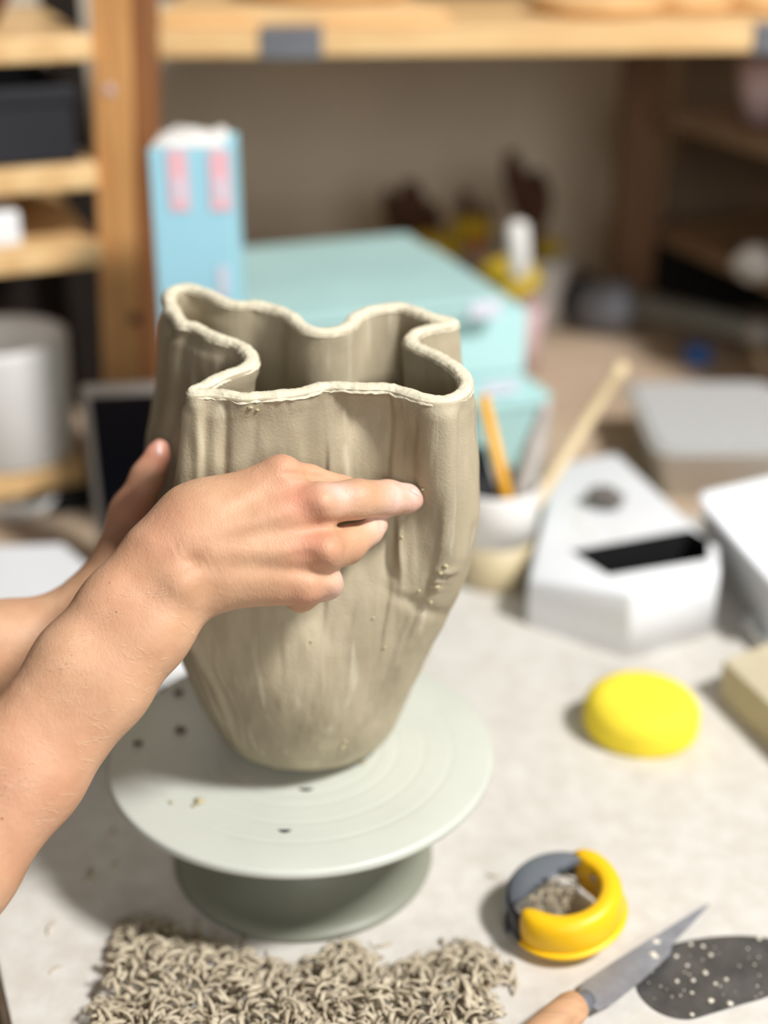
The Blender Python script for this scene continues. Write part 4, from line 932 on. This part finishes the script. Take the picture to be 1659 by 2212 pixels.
bat(700, 1.70, 0.10, ZS+0.0165, 'round wooden board lying on the thin pale board, top edge of picture')
bat(1290, 1.70, 0.075, ZS, 'left of the three round wooden boards at the top right')
bat(1475, 1.72, 0.055, ZS, 'middle one of the three round wooden boards at top right')
bat(1640, 1.74, 0.06, ZS, 'rightmost of the round wooden boards, at the top right corner')
V, Fc = box((Y(1130, 0, 1.84).x, 1.9, ZS+0.08), (0.9, 0.03, 0.16), ysl, 0.003); props(mk('dark_box', V, Fc, 'bristle', smooth=False), 'dark brown box at the back of the long shelf behind the boards', 'box')
# right upright and the side shelves
ry = 2.0; c0 = Y(1357, 640, ry); c1_ = Y(1398, 100, ry)
ru = thing('dark_upright', Vector((c0.x, ry, BZ)), 'dark brown wooden upright under the right half of the long shelf', 'shelf post')
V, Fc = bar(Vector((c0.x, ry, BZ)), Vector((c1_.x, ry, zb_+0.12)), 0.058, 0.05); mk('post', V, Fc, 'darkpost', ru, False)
def sideboard(uv0, uv1, z, wdt, th_, lab):
    a, b = T(uv0[0], uv0[1], z), T(uv1[0], uv1[1], z); d_ = (b-a).normalized(); b = a+d_*1.0; s_ = Vector((-d_.y, d_.x, 0))
    if s_.x < 0: s_ = -s_
    lo_ = [a, b, b+s_*wdt, a+s_*wdt]; V, Fc = prism([p-Vector((0, 0, th_)) for p in lo_], lo_, 0.002)
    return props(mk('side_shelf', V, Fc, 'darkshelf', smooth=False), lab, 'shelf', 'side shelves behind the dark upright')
sideboard((1425, 232), (1659, 300), 0.30, 0.35, 0.022, 'upper dim side shelf at the far right, below the long shelf')
sideboard((1410, 485), (1659, 590), 0.13, 0.35, 0.022, 'lower dim side shelf at the far right, above the grey extruder')
V, Fc = box(Vector((0.84, 2.225, 0.180)), (0.80, 0.012, 0.378), wa, 0.002); props(mk('wall_shade_panel', V, Fc, M_wallshade, smooth=False), 'added brown panel for the dim wall behind the side shelves at the far right', 'panel')  # sheet added to darken the wall behind the side shelves
V, Fc = lathe([(0, 0), (0.02, 0), (0.034, 0.075), (0.031, 0.075), (0.018, 0.003), (0, 0.003)], T(1640, 262, 0.302), 32); props(mk('plastic_cup', V, Fc, 'pinkcup'), 'pale pinkish cup on the upper side shelf at the right edge', 'cup')
V, Fc = blob(T(1640, 570, 0.152), (0.03, 0.03, 0.022), 3, 0.3, 1, 9); props(mk('metal_ball', V, Fc, 'greybeige'), 'shiny grey crumpled lump on the lower side shelf', 'lump')
V, Fc = box(Vector((T(1470, 640, BZ).x+0.06, 2.08, 0.050)), (0.20, 0.10, 0.12), R(20), 0.003); props(mk('dark_crate', V, Fc, 'void', smooth=False), 'black crate on the table below the lower side shelf', 'crate')

# left rack: four boards running away to the right
LY = R(22); lx, ly = yawv(1, 0, LY), yawv(0, 1, LY)
boards = {}
def rack_board(key, ub, vb, vt, y, lab, dp=0.30, ln=0.5, m='wood', xo=0):
    b, t = Y(ub, vb, y), Y(ub, vt, y); z0, z1 = b.z, t.z; c = Vector((b.x, y, 0))
    lo_ = [c-lx*ln, c, c+ly*dp, c-lx*ln+ly*dp]
    V, Fc = prism([Vector((p.x, p.y, z0)) for p in lo_], [Vector((p.x, p.y, z1)) for p in lo_], 0.004)
    boards[key] = (c, z1); return props(mk('shelf_board', V, Fc, m, smooth=False), lab, 'shelf', 'pine boards of the left rack')
rack_board('a', 204, 131, 76, 1.385, 'topmost pine board of the left rack, above the black tray')
rack_board('b', 215, 408, 352, 1.385, 'pine board of the left rack carrying the black tray')
rack_board('c', 226, 575, 525, 1.385, 'third pine board of the left rack with the small white box')
rack_board('d', 190, 1052, 1002, 1.36, 'lowest pine board of the left rack under the white pot', dp=0.17)
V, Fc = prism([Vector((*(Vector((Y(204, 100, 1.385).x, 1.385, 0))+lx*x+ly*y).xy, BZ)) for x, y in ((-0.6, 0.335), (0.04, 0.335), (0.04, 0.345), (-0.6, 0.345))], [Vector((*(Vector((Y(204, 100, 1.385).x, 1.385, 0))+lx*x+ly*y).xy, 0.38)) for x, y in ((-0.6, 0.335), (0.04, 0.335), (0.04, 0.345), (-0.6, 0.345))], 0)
props(mk('rack_shade_panel', V, Fc, 'rackshade', smooth=False), 'added near-black panel for the shade behind the left rack boards', 'panel')  # sheet added where the rack interior is only in shade
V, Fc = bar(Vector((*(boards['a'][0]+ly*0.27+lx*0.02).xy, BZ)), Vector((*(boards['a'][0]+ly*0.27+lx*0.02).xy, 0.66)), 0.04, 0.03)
props(mk('rear_upright', V, Fc, 'rackshade', smooth=False), 'dim rear upright behind the left rack boards', 'shelf post')
def on_rack(key, x, y, size, m, name, lab, cat, bev=0.004, hollow=False):
    c, z = boards[key]; cc = c+lx*x+ly*y; ctr = Vector((cc.x, cc.y, z+0.0003+size[2]/2))
    if not hollow: V, Fc = box(ctr, size, LY, bev); return props(mk(name, V, Fc, m, smooth=False), lab, cat)
    mb = MB(); sx, sy_, sz = size; w_ = 0.004
    for (ox, oy, oz, a, b, c_) in ((0, 0, -sz/2+w_/2, sx, sy_, w_), (0, -sy_/2+w_/2, 0, sx, w_, sz), (0, sy_/2-w_/2, 0, sx, w_, sz), (-sx/2+w_/2, 0, 0, w_, sy_, sz), (sx/2-w_/2, 0, 0, w_, sy_, sz)):
        V, Fc = box(ctr+lx*ox+ly*oy+Vector((0, 0, oz)), (a, b, c_), LY, 0.001); mb.add(V, Fc)
    o = mb.build(name, m, smooth=False); props(o, lab, cat)
    V, Fc = box(ctr-ly*(sy_/2+0.002)+Vector((0, 0, sz/2-0.008)), (sx+0.004, 0.004, 0.012), LY, 0.001); e = mk('rim_lip', V, Fc, m, o, False)
    return o
on_rack('b', -0.165, 0.135, (0.30, 0.25, 0.072), 'black', 'black_tray', 'black open plastic tray on the second board of the left rack', 'tray', hollow=True)
on_rack('c', -0.145, 0.05, (0.14, 0.07, 0.036), 'white', 'white_box', 'small white box on the third board of the left rack', 'box', bev=0.006)
c, z = boards['d']; cc = c-lx*0.066+ly*0.062
V, Fc = lathe([(0, 0), (0.062, 0), (0.066, 0.004), (0.069, 0.12), (0.070, 0.128), (0.067, 0.130), (0.064, 0.124), (0.060, 0.006), (0, 0.006)], (cc.x, cc.y, z+0.0003), 64)
props(mk('white_pot', V, Fc, 'ceramic'), 'large white cylindrical pot on the lowest board of the left rack', 'pot')
c, z = boards['a']; cc = c-lx*0.19+ly*0.05
V, Fc = lathe([(0, 0), (0.03, 0), (0.036, 0.05), (0.033, 0.05), (0.027, 0.003), (0, 0.003)], (cc.x-0.01, cc.y, z+0.0003), 32); props(mk('white_cup', V, Fc, 'ceramic'), 'white cup on the topmost board of the left rack', 'cup')
cc = c-lx*0.10+ly*0.12; V, Fc = lathe([(0, 0), (0.03, 0), (0.06, 0.05), (0.057, 0.05), (0.027, 0.003), (0, 0.003)], (cc.x, cc.y, z+0.0003), 40); props(mk('dark_bowl', V, Fc, 'brushwood'), 'dark brown bowl on the topmost board of the left rack', 'bowl')
pbw = T(40, 1190, BZ); V, Fc = lathe([(0, 0), (0.034, 0), (0.045, 0.021), (0.042, 0.021), (0.031, 0.003), (0, 0.003)], Vector((pbw.x-0.02, 1.345, BZ)), 48); props(mk('grey_bowl', V, Fc, 'ceramic'), 'pale bowl on the table under the lowest rack board', 'bowl')

pk = T(165, 1150, BZ); V, Fc = box(Vector((pk.x-0.012, pk.y+0.09, BZ+0.0112)), (0.11, 0.08, 0.022), LY, 0.003); props(mk('shade_block', V, Fc, 'void', smooth=False), 'flat black block added for the darkness under the lowest rack board', 'box')  # added black block stands in for the dark gap below the board
# tablet leaning upright
ty = 1.18
TL, TR = Y(170, 838, ty+0.02), Y(341, 830, ty+0.02); BL = Y(238, 1275, ty-0.02); BR = Vector((TR.x-0.004, BL.y, BL.z))
BL.z = BR.z = BZ+0.001; BL.x = TL.x+0.013; n_ = Vector((0, 1, 0.2)).normalized()*0.008
tt = thing('tablet', (BL+BR)/2, 'black-screened tablet in a grey frame leaning behind the left hand', 'tablet')
V, Fc = prism([BL, BR, TR, TL], [p+n_ for p in (BL, BR, TR, TL)], 0.0035); mk('frame', V, Fc, 'frame', tt, True)
def bil(s, t): return (BL.lerp(BR, s)).lerp(TL.lerp(TR, s), t)
q = [bil(0.13, 0.03), bil(0.97, 0.03), bil(0.97, 0.955), bil(0.13, 0.955)]; V, Fc = prism([p-n_*0.12 for p in q], [p+n_*0.05 for p in q], 0); mk('screen', V, Fc, 'screen', tt, False)
V, Fc = prism([bil(0.3, 0.5)+n_, bil(0.7, 0.5)+n_, bil(0.7, 0.0)+Vector((0, 0.11, 0)), bil(0.3, 0.0)+Vector((0, 0.11, 0))], [bil(0.3, 0.5)+n_*1.3, bil(0.7, 0.5)+n_*1.3, bil(0.7, 0.0)+Vector((0, 0.114, 0)), bil(0.3, 0.0)+Vector((0, 0.114, 0))], 0); mk('stand', V, Fc, 'frame', tt, False)
# white sheet of plaster board to the left
zq = 0.018
q = [T(-180, 1185, zq), T(135, 1172, zq), T(412, 1408, zq), T(250, 1500, zq), T(-300, 1460, zq)]
V, Fc = prism([Vector((p.x, p.y, 0.0003)) for p in q], q, 0.003); props(mk('plaster_slab', V, Fc, 'white', smooth=False), 'flat white plaster slab behind the arms at the left', 'slab')

# =================================================================== POTS OF BRUSHES AT THE BACK
def pot(u, y, ztop, r, m, name, lab):
    x = Y(u, 640, y).x; V, Fc = lathe([(0, 0), (r*0.8, 0), (r, ztop-BZ), (r-0.003, ztop-BZ), (r*0.8-0.003, 0.004), (0, 0.004)], (x, y, BZ), 40); props(mk(name, V, Fc, m), lab, 'pot', 'pots of brushes at the back'); return Vector((x, y, 0))
pA = pot(1112, 1.78, 0.080, 0.040, 'pinkcup', 'brush_pot', 'pinkish pot with the big yellow sponge on it, behind the mint boxes')
pB = pot(1176, 1.98, 0.085, 0.034, 'ceramic', 'brush_pot', 'white pot right of the pinkish one, holding tall dark brushes')
pC = pot(905, 1.98, 0.12, 0.042, 'greybeige', 'brush_pot', 'grey pot hidden behind the top mint box, leftmost with brushes')
pD = pot(1020, 2.02, 0.10, 0.040, 'greybeige', 'brush_pot', 'grey pot between the other brush pots, holding an orange stick')
def sponge(u, v, y, rx, rz_, lab):
    p = Y(u, v, y); V, Fc = blob(p, (rx*1.2, rx, rz_*1.15), 3, 0.12, 1, u); props(mk('sponge', V, Fc, 'sponge_old'), lab, 'sponge', 'dull yellow sponges in the brush pots')
sponge(1097, 606, 1.78, 0.036, 0.026, 'dull yellow sponge on the pinkish pot')
sponge(925, 545, 1.93, 0.036, 0.024, 'dull yellow sponge in the leftmost brush pot behind the mint box')
sponge(1018, 500, 2.02, 0.026, 0.022, 'dull yellow sponge in the middle grey brush pot')
sponge(1172, 535, 2.00, 0.028, 0.012, 'flat dull yellow sponge in the white brush pot')
def brush(pot_c, u, v, y, wd, lab, m='brushwood'):
    top_ = Y(u, v, y); base_ = Vector((pot_c.x+(top_.x-pot_c.x)*0.1, pot_c.y+(y-pot_c.y)*0.1, 0.01)); th_ = thing('brush', base_, lab, 'brush', 'brown brushes in the pots at the back')
    a, b = base_.lerp(top_, 0.58), base_.lerp(top_, 0.68)
    V, Fc = tube([base_, a], [0.004, 0.006], 10); mk('handle', V, Fc, m, th_)
    wd *= 1.3; V, Fc = tube([a, b], [0.007, wd*0.8], 12); mk('ferrule', V, Fc, 'metal' if m != 'brushwood' else 'brushwood', th_)
    V, Fc = tube([b, b.lerp(top_, 0.5), top_], [wd*0.8, wd, wd*0.45], 14); mk('bristles', V, Fc, 'bristle', th_)
brush(pC, 838, 410, 1.99, 0.012, 'leftmost dark brush behind the mint box')
brush(pC, 885, 392, 1.98, 0.018, 'widest brown brush in the leftmost pot')
brush(pC, 935, 440, 1.99, 0.013, 'brown brush leaning right in the leftmost pot')
brush(pD, 1005, 410, 2.02, 0.010, 'thin brown brush in the middle grey pot')
brush(pD, 1050, 440, 2.04, 0.010, 'short brown brush in the middle grey pot')
brush(pB, 1103, 328, 1.98, 0.014, 'tallest dark brush of all at the back')
brush(pB, 1158, 370, 1.99, 0.016, 'broad brown brush right of the tallest one')
brush(pB, 1128, 430, 1.97, 0.012, 'brown brush just behind the white tube')
V, Fc = tube([Vector((pD.x, pD.y-0.01, 0.01)), Y(1032, 510, 1.98)], [0.006, 0.009], 12); props(mk('orange_stick', V, Fc, 'orange'), 'orange stick in the middle grey brush pot', 'stick')
a, b = Y(1117, 488, 1.70), Y(1122, 575, 1.71); V, Fc = tube([a+Vector((0, 0, 0.006)), a, b, b-Vector((0, 0, 0.018))], [0.006, 0.0135, 0.0135, 0.008], 20); props(mk('white_tube', V, Fc, 'ceramic'), 'white plastic tube standing in front of the yellow sponge at the back', 'tube')

# =================================================================== RACKS: boards, posts and panels of one rack move together
def gather(root, label, cat, names):
    root.name = 'shelving_rack'; root['label'] = label; root['category'] = cat
    if 'group' in root: del root['group']
    inv = Matrix.Translation(root.location).inverted()
    for o in names:
        for k in ('label', 'category', 'group'):
            if k in o: del o[k]
        o.parent = root; o.matrix_parent_inverse = inv
O = bpy.data.objects
def tops(pref): return [o for o in O if o.name.split('.')[0] == pref and o.parent is None]
for o in tops('rack_shade_panel'): o.name = 'shade_panel'
for o in tops('wall_shade_panel'): o.name = 'shade_panel'
bps = sorted(tops('shade_panel'), key=lambda o: o.location.x)
gather(rk, 'pine shelving rack at the left, with light upright, dark strip for its shaded side and four boards', 'shelving', tops('shelf_board')+tops('rear_upright')+[bps[0]])
gather(ru, 'dim dark wooden shelving rack at the right behind the long shelf', 'shelving', tops('side_shelf')+[bps[1]])
